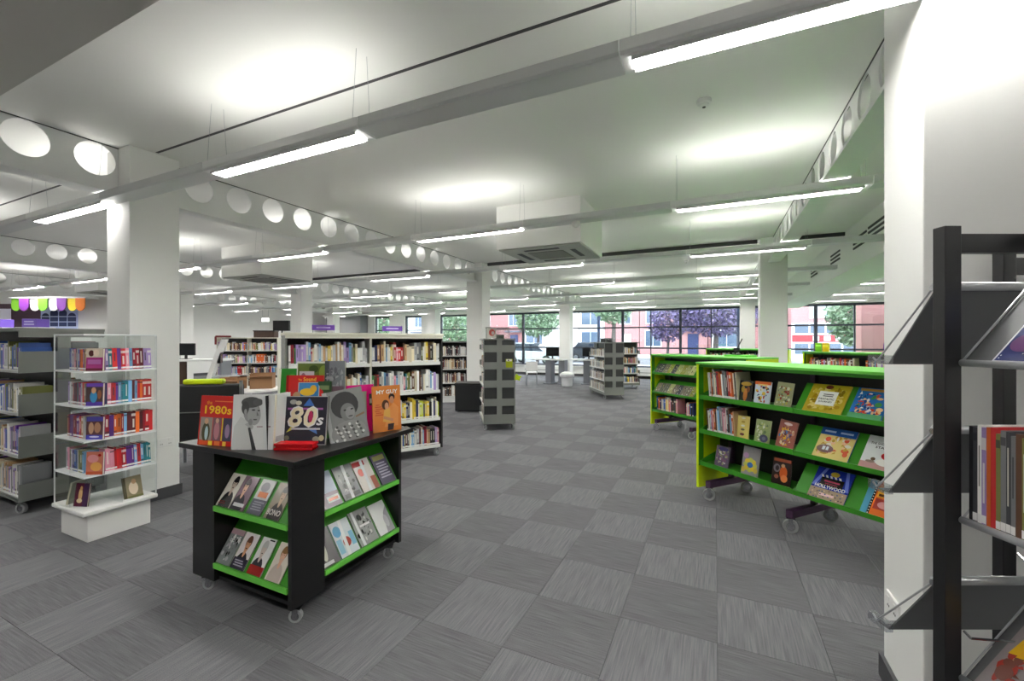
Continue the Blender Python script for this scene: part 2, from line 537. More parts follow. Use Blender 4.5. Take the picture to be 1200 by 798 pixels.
# sockets
def socket(loc, rotz, label):
    r = thing('wall_socket', label, 'socket', loc, rotz)
    MB().box(-0.074, 0.074, -0.01, 0, -0.043, 0.043).build('plate', PLASTW, r, bevel=0.003)
    for s in (-0.037, 0.037):
        MB().box(s - 0.012, s + 0.012, -0.0125, -0.01, 0.012, 0.028).build('rocker', PLASTW, r)
        MB().box(s - 0.01, s - 0.005, -0.0115, -0.01, -0.018, -0.01).build('pin_hole', DGREY, r)
        MB().box(s + 0.005, s + 0.01, -0.0115, -0.01, -0.018, -0.01).build('pin_hole', DGREY, r)
socket((-4.99, 2.44, 0.555), math.pi / 2, 'white double socket on the column behind the acrylic rack')
socket((0.715, 2.44, 0.40), -math.pi / 2, 'white double socket low on the column behind the wire magazine rack')
# ================================================================ BOOKS
PAL = {
    'red': (190, 36, 40), 'crimson': (150, 24, 44), 'orange': (222, 104, 36), 'yellow': (226, 196, 52), 'cream': (226, 216, 188),
    'white': (232, 232, 228), 'pale grey': (190, 192, 194), 'grey': (128, 130, 134), 'charcoal': (62, 63, 68), 'black': (26, 26, 30),
    'navy': (34, 42, 92), 'blue': (46, 88, 170), 'sky blue': (120, 172, 214), 'teal': (40, 128, 140), 'green': (58, 120, 64),
    'olive': (120, 122, 62), 'lilac': (164, 140, 196), 'purple': (98, 48, 140), 'magenta': (184, 44, 128), 'pink': (226, 150, 170),
    'brown': (96, 62, 44), 'tan': (186, 150, 108), 'maroon': (92, 26, 36), 'lime': (196, 206, 60),
}
P_MIX = ['white', 'cream', 'pale grey', 'cream', 'pale grey', 'white', 'lilac', 'sky blue', 'tan', 'grey', 'red', 'orange', 'yellow', 'cream', 'cream', 'white', 'white', 'pale grey', 'grey', 'charcoal', 'black', 'navy', 'blue', 'sky blue', 'teal', 'green', 'olive', 'lilac', 'pink', 'brown', 'tan', 'tan', 'maroon', 'crimson']
P_ROM = ['purple', 'magenta', 'red', 'orange', 'crimson', 'lilac', 'pink', 'navy', 'teal', 'sky blue', 'maroon', 'purple', 'red']
P_PALE = ['white', 'pale grey', 'cream', 'lilac', 'grey', 'blue', 'white', 'pale grey', 'purple', 'olive', 'tan']
P_CHILD = ['tan', 'brown', 'pale grey', 'cream', 'orange', 'white', 'grey', 'sky blue', 'pink', 'red', 'charcoal', 'lilac']
P_DULL = ['grey', 'pale grey', 'white', 'cream', 'charcoal', 'brown', 'tan', 'maroon', 'black', 'white', 'pale grey']

def book_mesh(var):
    """unit book: x thickness, y depth (spine at y=0), z height; slots cover / pages / band / title"""
    mb = MB()
    e = 0.07
    mb.box(0, 1, 0, 0.05, 0, 1, 0)                 # spine
    mb.box(0, e, 0.05, 1, 0, 1, 0); mb.box(1 - e, 1, 0.05, 1, 0, 1, 0)   # boards
    mb.box(e, 1 - e, 0.05, 0.96, 0.012, 0.985, 1)   # page block
    p = -0.004
    def band(z0, z1, m, x0=0.0, x1=1.0):
        mb.add([(x0, p, z0), (x1, p, z0), (x1, p, z1), (x0, p, z1)], [(0, 1, 2, 3)], m)
    if var < 5: band(0.05, 0.13, 4)
    if var == 0: band(0.4, 0.8, 3, 0.35, 0.65)
    elif var == 1: band(0.78, 0.9, 2); band(0.25, 0.65, 2, 0.3, 0.7)
    elif var == 2: band(0.3, 0.85, 2, 0.3, 0.62)
    elif var == 3: band(0.16, 0.24, 3); band(0.45, 0.8, 2, 0.25, 0.7)
    elif var == 4: band(0.86, 0.94, 3)
    me = mb.mesh('book')
    for m in (BOOKC, PAGES, BOOKB, BOOKD, PLASTW):
        me.materials.append(m)
    return me
BM = [book_mesh(v) for v in range(6)]
stuff = MB()
brng = random.Random(11)

def put_book(x, y, z, yaw, th, dep, h, lean, cname, label, group):
    o = bpy.data.objects.new('book', BM[brng.randrange(6)])
    C.objects.link(o)
    o.location = (x, y, z)
    o.rotation_euler = (0, lean, yaw)
    o.scale = (th, dep, h)
    c = PAL[cname]; j = 0.88 + 0.24 * brng.random()
    c = rgb(min(255, c[0] * j), min(255, c[1] * j), min(255, c[2] * j))
    o.color = (c[0], c[1], c[2], 1)
    o['label'] = label; o['category'] = 'book'; o['group'] = group
    return o

def row(p0, yaw, length, z, hr, tr, dep, pal, where, group, single=True, lean=0.03, kind='book', stop=0.0, keep=None, colors=None):
    """books standing on a shelf from p0 to the right (seen from the front), spines towards the viewer.
       keep(x) -> True if the book at distance x along the row is built singly, otherwise it joins the distant block"""
    ux, uy = math.cos(yaw), math.sin(yaw)
    seq = []
    x = 0.85 * abs(lean) * hr[1]
    n = 0
    lrow = -abs(lean) * (0.7 + 0.3 * brng.random())
    while True:
        th = tr[0] + (tr[1] - tr[0]) * brng.random()
        h = hr[0] + (hr[1] - hr[0]) * brng.random()
        if x + th > length - stop: break
        c = colors[n % len(colors)] if colors else brng.choice(pal)
        if not colors and seq and brng.random() < 0.14: c = seq[-1][3]; h = seq[-1][2]; th = seq[-1][1]
        seq.append((x, th, h, c))
        x += th + 0.0006
        n += 1
    for q, (x, th, h, c) in enumerate(seq):
        l = lrow if lean else 0
        px, py = p0[0] + ux * x, p0[1] + uy * x
        if single and (keep is None or keep(x)):
            a = seq[q - 1][3] if q else None
            b = seq[q + 1][3] if q + 1 < len(seq) else None
            w = 'slim' if th < tr[0] + (tr[1] - tr[0]) * 0.4 else ('thick' if th > tr[0] + (tr[1] - tr[0]) * 0.75 else '')
            if a and b: nb = 'between %s and %s ones' % (a, b)
            elif b: nb = 'first, before %s one' % b
            elif a: nb = 'last, after %s one' % a
            else: nb = 'alone'
            put_book(px, py, z, yaw, th, dep, h, 0 if not lean else l, c, ' '.join(('%s %s %s %s, %s' % (w, c, kind, nb, where)).split()), group)
        else:
            cc = PAL[c]
            cc = rgb(*cc)
            M = Matrix.Translation((px, py, z)) @ Matrix.Rotation(yaw, 4, 'Z') @ Matrix.Rotation(l, 4, 'Y')
            stuff.box(0, th, 0, dep, 0, h, 0, cc, M)
            if th > 0.012:
                M2 = M @ Matrix.Translation((0, -0.001, h * (0.08 if q % 2 else 0.75)))
                pc = rgb(220, 215, 200)
                stuff.box(0.001, th - 0.001, 0, 0.001, 0, h * 0.1, 0, pc, M2)
    return x

# ---------------------------------------------------------------- printed covers
_txt = {}
def text_mesh(s):
    if s in _txt: return _txt[s]
    cu = bpy.data.curves.new('t', 'FONT')
    cu.body = s
    cu.resolution_u = 2
    cu.offset = 0.018
    ob = bpy.data.objects.new('t', cu)
    C.objects.link(ob)
    dg = bpy.context.evaluated_depsgraph_get()
    me = bpy.data.meshes.new_from_object(ob.evaluated_get(dg))
    vs2 = [(v.co.x, v.co.y) for v in me.vertices]
    fs2 = [tuple(p.vertices) for p in me.polygons]
    bpy.data.objects.remove(ob); bpy.data.meshes.remove(me)
    xs = [v[0] for v in vs2]; ys = [v[1] for v in vs2]
    x0, x1, y0, y1 = min(xs), max(xs), min(ys), max(ys)
    vs2 = [((a - x0) / (x1 - x0), (b - y0) / (y1 - y0)) for a, b in vs2]
    _txt[s] = (vs2, fs2)
    return _txt[s]

def Rc(x0, y0, x1, y1, c): return ('p', [(x0, y0), (x1, y0), (x1, y1), (x0, y1)], c)
def El(cx, cy, rx, ry, c, a0=0, n=18): return ('p', [(cx + rx * math.cos(a0 + 2 * math.pi * i / n), cy + ry * math.sin(a0 + 2 * math.pi * i / n)) for i in range(n)], c)
def Pg(pts, c): return ('p', pts, c)
def Tx(s, x0, y0, x1, y1, c, slant=0.0): return ('t', s, x0, y0, x1, y1, c, slant)

def print_mesh(w, h, design, parent, name='cover_print', round_=False):
    mb = MB()
    y = -0.0006
    for it in design:
        c = rgb(*it[2]) if it[0] == 'p' else rgb(*it[6])
        if it[0] == 'p':
            pts = [(min(1, max(0, px)), min(1, max(0, pz))) for px, pz in it[1]]
            mb.add([((px - 0.5) * w, y, pz * h) for px, pz in pts], [tuple(range(len(pts)))], 0, c)
        else:
            _, s, x0, y0, x1, y1, _, sl = it
            vs2, fs2 = text_mesh(s)
            mb.add([((x0 + a * (x1 - x0) + sl * b - 0.5) * w, y, (y0 + b * (y1 - y0)) * h) for a, b in vs2], fs2, 0, c)
        y -= 0.00012
    return mb.build(name, PRINT, parent)

def cover_book(label, loc, yaw, tilt, w, h, t, spine_c, design, group=None, roll=0.0, cat='book', name='display_book'):
    """a book shown face out; its bottom edge centre at loc, the cover facing local -y"""
    mb = MB()
    b = min(0.003, t * 0.2)
    c = rgb(*spine_c)
    mb.box(-w / 2, w / 2, 0, b, 0, h, 0)                              # front board
    mb.box(-w / 2, w / 2, t - b, t, 0, h, 0)                          # back board
    mb.box(-w / 2, -w / 2 + b, b, t - b, 0, h, 0)                     # spine
    mb.box(-w / 2 + b, w / 2 - 0.003, b, t - b, 0.002, h - 0.003, 1)  # pages
    cm = mat('cover_%02x%02x%02x' % tuple(int(v) for v in spine_c), c, 0.35)
    o = mb.build(name, [cm, PAGES], None, loc, (-tilt, roll, yaw))
    tag(o, label, cat, group)
    print_mesh(w, h, design, o)
    return o

# cover artwork, all plain generic shapes
def portrait(bg, coat, skin, hair, shift=0.0, extra=()):
    d = [Rc(0, 0, 1, 1, bg), El(0.5 + shift, 0.05, 0.42, 0.42, coat), El(0.5 + shift, 0.5, 0.09, 0.18, skin),
         El(0.5 + shift, 0.74, 0.2, 0.19, hair), El(0.5 + shift, 0.66, 0.15, 0.19, skin), El(0.5 + shift, 0.8, 0.17, 0.08, hair),
         El(0.44 + shift, 0.69, 0.025, 0.012, hair), El(0.56 + shift, 0.69, 0.025, 0.012, hair), El(0.5 + shift, 0.57, 0.05, 0.013, coat)]
    return d + list(extra)
def busy(seed, bg, cols, nshape=16, extra=()):
    r = random.Random(seed)
    d = [Rc(0, 0, 1, 1, bg)]
    for k in range(int(nshape * 2.2)):
        c = r.choice(cols)
        if r.random() < 0.6:
            d.append(El(0.12 + 0.76 * r.random(), 0.12 + 0.7 * r.random(), 0.025 + 0.085 * r.random(), 0.02 + 0.065 * r.random(), c, n=10))
        else:
            x, z = 0.08 + 0.7 * r.random(), 0.08 + 0.7 * r.random()
            d.append(Pg([(x, z), (x + 0.07 + 0.1 * r.random(), z + 0.03), (x + 0.03 + 0.08 * r.random(), z + 0.05 + 0.09 * r.random())], c))
    return d + list(extra)
def lines(x0, x1, z0, z1, n, c):
    hgt = (z1 - z0) / (2 * n - 1)
    return [Rc(x0 + 0.03 * (k % 2), z0 + 2 * k * hgt, x1 - 0.06 * ((k * 7) % 3), z0 + (2 * k + 1) * hgt, c) for k in range(n)]
# ================================================================ FURNITURE
def caster(parent, x, y, r=0.045, w=0.03, yaw=0.3):
    """small twin-sided castor: bracket part with a wheel sub-part"""
    mb = MB()
    M = Matrix.Translation((x, y, 0)) @ Matrix.Rotation(yaw, 4, 'Z')
    mb.box(-0.032, 0.032, -0.03, 0.03, 2 * r + 0.008, 2 * r + 0.014, 0, None, M)
    for s in (-1, 1):
        mb.box(-0.016, 0.016, s * (w / 2 + 0.002), s * (w / 2 + 0.005), r - 0.008, 2 * r + 0.008, 0, None, M)
    fk = mb.build('caster', CHROME, parent)
    wm = MB()
    a = M @ Vector((0, -w / 2, r)); b = M @ Vector((0, w / 2, r))
    wm.cyl(a, b, r, n=18, m=0)
    for s in (-1, 1):
        c0 = M @ Vector((0, s * w / 2, r)); c1 = M @ Vector((0, s * (w / 2 + 0.0015), r))
        wm.cyl(c0, c1, r * 0.62, n=14, m=1)
    wm.build('wheel', [TYRE, CHROME], fk)

# ---------------------------------------------------------------- black display island
IX, IY = -2.545, 2.075
isl = thing('display_island', 'black square display island with green sloped shelves on castors', 'display stand', (IX, IY, 0))
MB().box(-0.555, 0.51, -0.485, 0.525, 0.893, 0.925).build('table_top', BLACKB, isl, bevel=0.003)
B = 0.455; ZB = 0.098; ZT = 0.893; sw = 0.22; th = 0.028
def island_side(k):
    """one side of the pinwheel, built for the face towards -y and turned by k quarter turns"""
    Rm = Matrix.Rotation(k * math.pi / 2, 4, 'Z')
    def put(mb, name, m, bevel=0):
        mb.v = [tuple(Rm @ Vector(p)) for p in mb.v]
        return mb.build(name, m, isl, bevel=bevel)
    put(MB().box(-B, -B + sw, -B, -B + th, ZB, ZT), 'corner_panel', BLACKB)
    put(MB().box(-B + sw, B - 0.03, -B + 0.07, -B + 0.095, ZB, 0.175), 'kick_board', BLACKB)
    put(MB().box(-B + sw, B - th, -B + sw - th, -B + sw, ZB, ZT), 'back_panel', BLACKB)
    for z0 in (0.195, 0.545):
        a = math.radians(56)
        L = 0.34
        y0, dy, dz = -B + 0.014, L * math.cos(a), L * math.sin(a)
        poly = [(y0, z0 - 0.008), (y0 + dy, z0 - 0.008 + dz), (y0 + dy - 0.012, z0 + 0.004 + dz), (y0 - 0.012, z0 + 0.004)]
        put(MB().prism(poly, 0, -B + sw + 0.002, B - 0.032), 'sloped_shelf', GREEN)
        put(MB().box(-B + sw + 0.002, B - 0.032, y0 - 0.022, y0 - 0.01, z0 - 0.012, z0 + 0.018), 'shelf_lip', LGREEN)
        for zz in (z0 + 0.12,):
            put(MB().cyl((-B + sw, -B + 0.09, zz), (-B + sw + 0.006, -B + 0.09, zz), 0.007, n=10), 'cam_bolt', STEEL)
for k in range(4):
    island_side(k)
MB().box(-B + 0.03, B - 0.03, -B + 0.03, B - 0.03, ZB, ZB + 0.02).build('base_board', BLACKB, isl)
for (x, y) in ((0.42, -0.40), (-0.36, -0.41), (0.40, 0.38), (-0.40, 0.38)):
    caster(isl, x, y, 0.036, 0.026, 0.5)
# green riser on top
ris = MB().box(-0.2, 0.2, -0.13, 0.2, 0, 0.235).build('display_riser', GREEN, None, (IX + 0.03, IY + 0.06, 0.926), (0, 0, YAW), bevel=0.004)
tag(ris, 'green block riser in the middle of the black island top', 'riser')

def isl_pt(k, lx, ly):
    a = k * math.pi / 2
    return IX + lx * math.cos(a) - ly * math.sin(a), IY + lx * math.sin(a) + ly * math.cos(a)
def island_book(k, lx, z0, w, h, label, spine, design, lean=0.0, grp='paperbacks on the island shelves'):
    a = math.radians(56)
    # bottom edge rests on the slope just behind the lip
    ly = -B + 0.014 - 0.012 + 0.004
    x, y = isl_pt(k, lx, ly)
    ux, uy = math.sin(a), math.cos(a)
    tilt = math.pi / 2 - a
    t = 0.014
    # move out along the slope normal so that the back board lies on the shelf
    nx, nz = -math.sin(a), math.cos(a)
    ly2 = ly + 0.012 + nx * (t + 0.002)
    x, y = isl_pt(k, lx, ly2)
    return cover_book(label, (x, y, z0 + 0.006 + nz * (t + 0.002) + 0.008), k * math.pi / 2, tilt, w, h, t, spine, design, grp, lean)
GREYS = [(60, 60, 62), (110, 110, 112), (170, 170, 172), (215, 215, 212), (30, 30, 32)]
island_book(0, -0.165, 0.545, 0.125, 0.2, 'cream cover with black-haired portrait, upper island shelf facing the acrylic rack', (214, 208, 196), portrait((216, 210, 198), (40, 38, 40), (196, 176, 160), (24, 22, 22), 0.05, lines(0.1, 0.6, 0.08, 0.16, 2, (120, 40, 40))))
island_book(0, -0.035, 0.545, 0.125, 0.2, 'dark cover with close-up face, upper island shelf, beside the cream portrait', (50, 44, 50), portrait((120, 92, 104), (46, 42, 50), (206, 160, 136), (52, 34, 36), -0.1, lines(0.15, 0.9, 0.1, 0.2, 1, (206, 206, 206))))
island_book(0, 0.12, 0.545, 0.12, 0.2, 'white and grey cover with orange title, upper island shelf', (196, 196, 190), [Rc(0, 0, 1, 1, (206, 206, 202)), Rc(0, 0, 1, 0.42, (92, 92, 104)), El(0.45, 0.78, 0.3, 0.14, (150, 150, 152)), Rc(0.2, 0.48, 0.85, 0.64, (206, 110, 50))] + lines(0.15, 0.9, 0.12, 0.36, 4, (150, 150, 160)))
island_book(0, 0.275, 0.545, 0.125, 0.2, 'dark cover titled BONO on the upper island shelf', (70, 66, 60), portrait((150, 140, 120), (48, 44, 42), (200, 172, 140), (60, 48, 36), 0.1, [Tx('BONO', 0.08, 0.1, 0.95, 0.26, (220, 215, 205))]))
island_book(0, -0.165, 0.195, 0.125, 0.2, 'grey street-scene cover on the lower island shelf', (120, 124, 124), [Rc(0, 0, 1, 1, (124, 130, 130)), Rc(0, 0.84, 1, 1, (170, 140, 146))] + lines(0.2, 0.95, 0.62, 0.78, 3, (190, 196, 196)) + busy(4, (124, 130, 130), GREYS, 14)[1:])
island_book(0, -0.03, 0.195, 0.125, 0.2, 'black cover with a head turned aside, lower island shelf', (44, 40, 50), portrait((214, 206, 206), (36, 32, 44), (190, 138, 104), (90, 56, 38), 0.0, [Rc(0, 0, 1, 0.3, (44, 40, 56))] + lines(0.15, 0.85, 0.08, 0.24, 3, (150, 146, 160))))
island_book(0, 0.125, 0.195, 0.12, 0.2, 'white cover with dark suit and red base, lower island shelf', (206, 206, 204), portrait((216, 216, 214), (56, 56, 62), (196, 180, 170), (180, 180, 178), -0.08, [Rc(0, 0, 1, 0.24, (158, 36, 34)), Rc(0.55, 0.93, 0.9, 0.97, (60, 60, 60))]))
island_book(0, 0.285, 0.195, 0.125, 0.2, 'pale cover with a smiling blond face, lower island shelf', (210, 200, 186), portrait((222, 212, 200), (196, 180, 172), (224, 176, 150), (150, 110, 70), 0.0))
# side towards the aisle (k = 1: faces +x)
G2 = 'glossy jacketed books on the aisle side of the island'
shine = [Pg([(0.36, 0), (0.52, 0), (0.62, 1), (0.46, 1)], (236, 238, 240))]  # pale streak painted on the jackets as a reflected highlight
island_book(1, -0.17, 0.545, 0.16, 0.225, 'pale blue cover with a small red mark, upper aisle-side island shelf', (160, 172, 190), [Rc(0, 0, 1, 1, (170, 182, 200)), Rc(0, 0, 1, 0.4, (120, 100, 112)), El(0.35, 0.78, 0.16, 0.1, (150, 60, 56)), Rc(0.4, 0.12, 0.95, 0.3, (196, 200, 196)), Rc(0.45, 0.16, 0.9, 0.24, (190, 110, 84))], grp=G2)
island_book(1, 0.005, 0.545, 0.15, 0.225, 'glossy grey cover with a painted white sheen, upper aisle-side island shelf', (110, 110, 114), [Rc(0, 0, 1, 1, (140, 140, 142))] + busy(9, (0, 0, 0), GREYS, 10)[1:] + [Rc(0.08, 0.04, 0.9, 0.16, (90, 92, 92))] + shine, grp=G2)
island_book(1, 0.165, 0.545, 0.15, 0.225, 'white and red glossy cover on the upper aisle-side island shelf', (206, 190, 184), [Rc(0, 0, 1, 1, (224, 214, 208)), Rc(0, 0.8, 0.7, 0.95, (170, 44, 44)), El(0.3, 0.6, 0.16, 0.12, (204, 100, 90)), Rc(0.7, 0, 1, 0.4, (166, 90, 70)), El(0.5, 0.25, 0.05, 0.08, (80, 110, 90))] + shine, grp=G2)
island_book(1, 0.335, 0.545, 0.14, 0.225, 'dark purple lettered cover at the end of the upper aisle-side island shelf', (66, 58, 78), [Rc(0, 0, 1, 1, (86, 78, 100)), Rc(0.1, 0.78, 0.9, 0.94, (150, 150, 90))] + lines(0.15, 0.9, 0.2, 0.7, 6, (176, 170, 190)), grp=G2)
island_book(1, -0.18, 0.195, 0.15, 0.225, 'grey glossy cover with a pale figure, lower aisle-side island shelf', (100, 98, 100), [Rc(0, 0, 1, 1, (106, 102, 104)), El(0.4, 0.5, 0.16, 0.36, (206, 204, 190)), Rc(0.05, 0.03, 0.7, 0.12, (214, 214, 214))], grp=G2)
island_book(1, -0.02, 0.195, 0.15, 0.225, 'white and blue cover with a red shape, lower aisle-side island shelf', (190, 206, 216), [Rc(0, 0, 1, 1, (214, 222, 228)), El(0.25, 0.72, 0.2, 0.16, (84, 160, 200)), Rc(0.05, 0.1, 0.3, 0.5, (150, 196, 220)), El(0.55, 0.36, 0.2, 0.14, (176, 64, 50)), Rc(0.75, 0.2, 0.98, 0.6, (130, 186, 214))] + shine, grp=G2)
island_book(1, 0.15, 0.195, 0.16, 0.235, 'silver photographic cover with a white bar, lower aisle-side island shelf', (150, 150, 150), [Rc(0, 0, 1, 1, (160, 162, 160))] + busy(17, (0, 0, 0), GREYS, 14)[1:] + [Rc(0.3, 0.5, 0.85, 0.56, (232, 232, 232)), Pg([(0.12, 0), (0.26, 0), (0.22, 1), (0.1, 1)], (230, 232, 234))], grp=G2)
island_book(1, 0.32, 0.195, 0.15, 0.225, 'white glossy cover with grey shading at the end of the lower aisle-side island shelf', (226, 226, 226), [Rc(0, 0, 1, 1, (238, 238, 238)), Pg([(0.5, 0), (1, 0), (1, 0.8), (0.7, 0.6)], (176, 172, 180)), El(0.7, 0.35, 0.14, 0.2, (206, 204, 210))], grp=G2)

# books and records standing on the island top
ZI = 0.926
cover_book('red book titled 1980s with three small photographs on the black island', (-2.80, 1.632, ZI), 0.2, 0.10, 0.26, 0.305, 0.02, (196, 34, 30),
    [Rc(0, 0, 1, 1, (200, 36, 32)), Tx('1980s', 0.14, 0.63, 0.92, 0.8, (250, 200, 40)), Tx('the', 0.18, 0.82, 0.34, 0.9, (240, 140, 40)), Rc(0.42, 0.88, 0.94, 0.9, (230, 120, 60)),
     Rc(0.04, 0.1, 0.4, 0.56, (150, 140, 130)), El(0.22, 0.26, 0.12, 0.2, (70, 66, 44)), El(0.24, 0.24, 0.05, 0.14, (180, 200, 204)), El(0.22, 0.48, 0.06, 0.06, (206, 160, 130)),
     Rc(0.42, 0.1, 0.66, 0.56, (120, 84, 92)), El(0.54, 0.3, 0.08, 0.18, (186, 120, 130)), El(0.54, 0.5, 0.05, 0.05, (210, 164, 140)),
     Rc(0.68, 0.1, 0.71, 0.56, (230, 206, 60)), Rc(0.72, 0.1, 0.97, 0.56, (60, 54, 76)), El(0.85, 0.3, 0.07, 0.14, (150, 120, 150)),
     Rc(0.04, 0.0, 0.3, 0.09, (224, 84, 40)), Rc(0.32, 0.0, 0.44, 0.09, (240, 206, 50)), Rc(0.5, 0.0, 0.66, 0.09, (232, 110, 50)), Rc(0.74, 0.0, 0.84, 0.09, (244, 190, 60))])
cover_book('large white book with a grey portrait of a man looking sideways, on the island', (-2.49, 1.665, ZI), YAW + 0.02, 0.08, 0.245, 0.325, 0.03, (225, 225, 224),
    [Rc(0, 0, 1, 1, (226, 226, 225)), Pg([(0.0, 0), (0.52, 0), (0.46, 0.36), (0.36, 0.52), (0.2, 0.6), (0.05, 0.42)], (206, 206, 205)), Pg([(0.4, 0.5), (0.52, 0.42), (0.48, 0.36), (0.3, 0.46)], (176, 176, 176)),
     Pg([(0.38, 0.4), (0.44, 0.4), (0.6, 0.0), (0.5, 0.0)], (56, 56, 58)), El(0.46, 0.68, 0.2, 0.2, (150, 150, 150)), El(0.52, 0.62, 0.16, 0.18, (170, 170, 170)),
     El(0.44, 0.86, 0.24, 0.1, (84, 84, 84)), El(0.3, 0.76, 0.09, 0.12, (70, 70, 70)), El(0.6, 0.86, 0.12, 0.07, (96, 96, 96)), El(0.31, 0.69, 0.035, 0.05, (160, 160, 160)),
     El(0.5, 0.72, 0.045, 0.014, (60, 60, 60)), El(0.63, 0.71, 0.035, 0.012, (60, 60, 60)), Pg([(0.58, 0.7), (0.64, 0.62), (0.58, 0.61)], (120, 120, 120)), El(0.55, 0.545, 0.05, 0.012, (84, 84, 84)), El(0.44, 0.5, 0.05, 0.06, (140, 140, 140)),
     Rc(0.6, 0.408, 0.74, 0.424, (150, 110, 120)), Rc(0.76, 0.405, 0.93, 0.427, (150, 120, 130))])
cover_book('white spined book with black edge tucked behind the grey portrait', (-2.425, 1.80, ZI), YAW + 1.32, 0.04, 0.2, 0.32, 0.022, (228, 230, 230),
    [Rc(0, 0, 1, 1, (232, 234, 234)), Rc(0, 0, 0.12, 1, (20, 20, 22)), Rc(0.3, 0.1, 0.9, 0.2, (190, 190, 192))])
# red stand with the 80s record
rs = MB().box(-0.115, 0.115, -0.05, 0.03, 0, 0.014).box(-0.11, 0.11, -0.045, 0.025, 0.014, 0.026).box(-0.115, 0.115, -0.05, 0.03, 0.026, 0.04)
o = rs.build('display_stand', REDP, None, (-2.272, 1.80, ZI), (0, 0, YAW - 0.02), bevel=0.002)
tag(o, 'low layered red acrylic stand in front of the 80s record', 'stand')
cover_book('dark record sleeve titled 80s with bright lettering standing behind the red stand', (-2.318, 1.878, ZI + 0.0), YAW - 0.02, 0.14, 0.28, 0.30, 0.018, (44, 44, 54),
    [Rc(0, 0, 1, 1, (200, 200, 204)), Rc(0.012, 0.012, 0.988, 0.988, (50, 49, 60)), Pg([(0.45, 0.8), (0.58, 0.96), (0.7, 0.8)], (64, 110, 190)), Pg([(0.1, 0.25), (0.3, 0.34), (0.2, 0.38)], (220, 220, 90)), Pg([(0.62, 0.3), (0.8, 0.22), (0.76, 0.36)], (90, 130, 200)),
     El(0.22, 0.88, 0.08, 0.05, (170, 168, 160)), El(0.34, 0.86, 0.07, 0.045, (206, 200, 180)), Rc(0.1, 0.72, 0.9, 0.76, (176, 96, 170)), Tx('80', 0.09, 0.35, 0.76, 0.8, (244, 244, 242), 0.08), Tx('80', 0.115, 0.375, 0.735, 0.775, (246, 238, 206), 0.08), El(0.63, 0.58, 0.05, 0.12, (190, 40, 90)),
     Tx('s', 0.76, 0.4, 0.9, 0.56, (240, 240, 240), 0.04), Rc(0.2, 0.31, 0.86, 0.345, (210, 210, 214)), El(0.12, 0.14, 0.06, 0.05, (120, 116, 100)), El(0.78, 0.12, 0.08, 0.055, (170, 166, 150)), El(0.9, 0.14, 0.06, 0.06, (206, 196, 160))])
cover_book('grey portrait record sleeve with a large round hairstyle, leaning on the island edge', (-2.135, 2.09, ZI), 1.12, 0.14, 0.25, 0.335, 0.012, (200, 200, 198),
    [Rc(0, 0, 1, 1, (140, 141, 140)), Pg([(0, 0), (0.1, 0), (0.1, 1), (0, 1)], (180, 180, 180)), El(0.5, 0.7, 0.35, 0.26, (62, 62, 63)), El(0.55, 0.55, 0.19, 0.18, (128, 128, 128)), El(0.6, 0.53, 0.12, 0.12, (150, 150, 150)), El(0.48, 0.6, 0.035, 0.014, (40, 40, 40)), El(0.66, 0.6, 0.035, 0.014, (40, 40, 40)), El(0.6, 0.47, 0.06, 0.014, (80, 80, 80)),
     El(0.5, 0.16, 0.45, 0.24, (150, 150, 149))] + [El(0.14 + 0.72 * ((k * 37) % 100) / 100, 0.04 + 0.3 * ((k * 53) % 100) / 100, 0.035, 0.028, (226, 226, 224) if k % 2 else (92, 92, 92), n=8) for k in range(34)] + [Pg([(0.72, 0.42), (0.96, 0.46), (0.95, 0.5), (0.72, 0.45)], (140, 110, 90))], roll=-0.13)
cover_book('bright pink book standing behind the round-hairstyle sleeve', (-2.255, 2.30, ZI), 1.1, 0.05, 0.19, 0.335, 0.018, (214, 20, 130),
    [Rc(0, 0, 1, 1, (218, 22, 134)), Rc(0.1, 0.1, 0.72, 0.86, (150, 160, 150)), El(0.4, 0.5, 0.2, 0.3, (200, 206, 196)), Rc(0.82, 0.55, 0.97, 0.8, (60, 60, 74)), Rc(0.84, 0.6, 0.95, 0.7, (190, 200, 206))])
cover_book('orange magazine titled MY GUY with an embracing couple on the island corner', (-2.12, 2.42, ZI), 1.18, 0.08, 0.215, 0.325, 0.008, (222, 130, 54),
    [Rc(0, 0, 1, 1, (224, 132, 56)), Tx('MY GUY', 0.14, 0.82, 0.9, 0.91, (246, 240, 226)), El(0.68, 0.74, 0.11, 0.08, (58, 36, 26)), El(0.68, 0.68, 0.08, 0.08, (206, 140, 96)), El(0.45, 0.58, 0.13, 0.11, (84, 52, 32)), El(0.49, 0.55, 0.07, 0.08, (216, 156, 112)),
     Pg([(0.4, 0.1), (0.88, 0.1), (0.92, 0.5), (0.74, 0.62), (0.55, 0.5)], (232, 150, 78)), Pg([(0.34, 0.22), (0.62, 0.18), (0.6, 0.5), (0.4, 0.48)], (226, 170, 80)), Pg([(0.5, 0.02), (0.7, 0.02), (0.74, 0.16), (0.52, 0.16)], (62, 44, 44)), Pg([(0.36, 0.28), (0.7, 0.2), (0.72, 0.26), (0.38, 0.34)], (206, 142, 98))]
    + lines(0.08, 0.36, 0.36, 0.6, 6, (206, 90, 40)))
ZR = ZI + 0.236
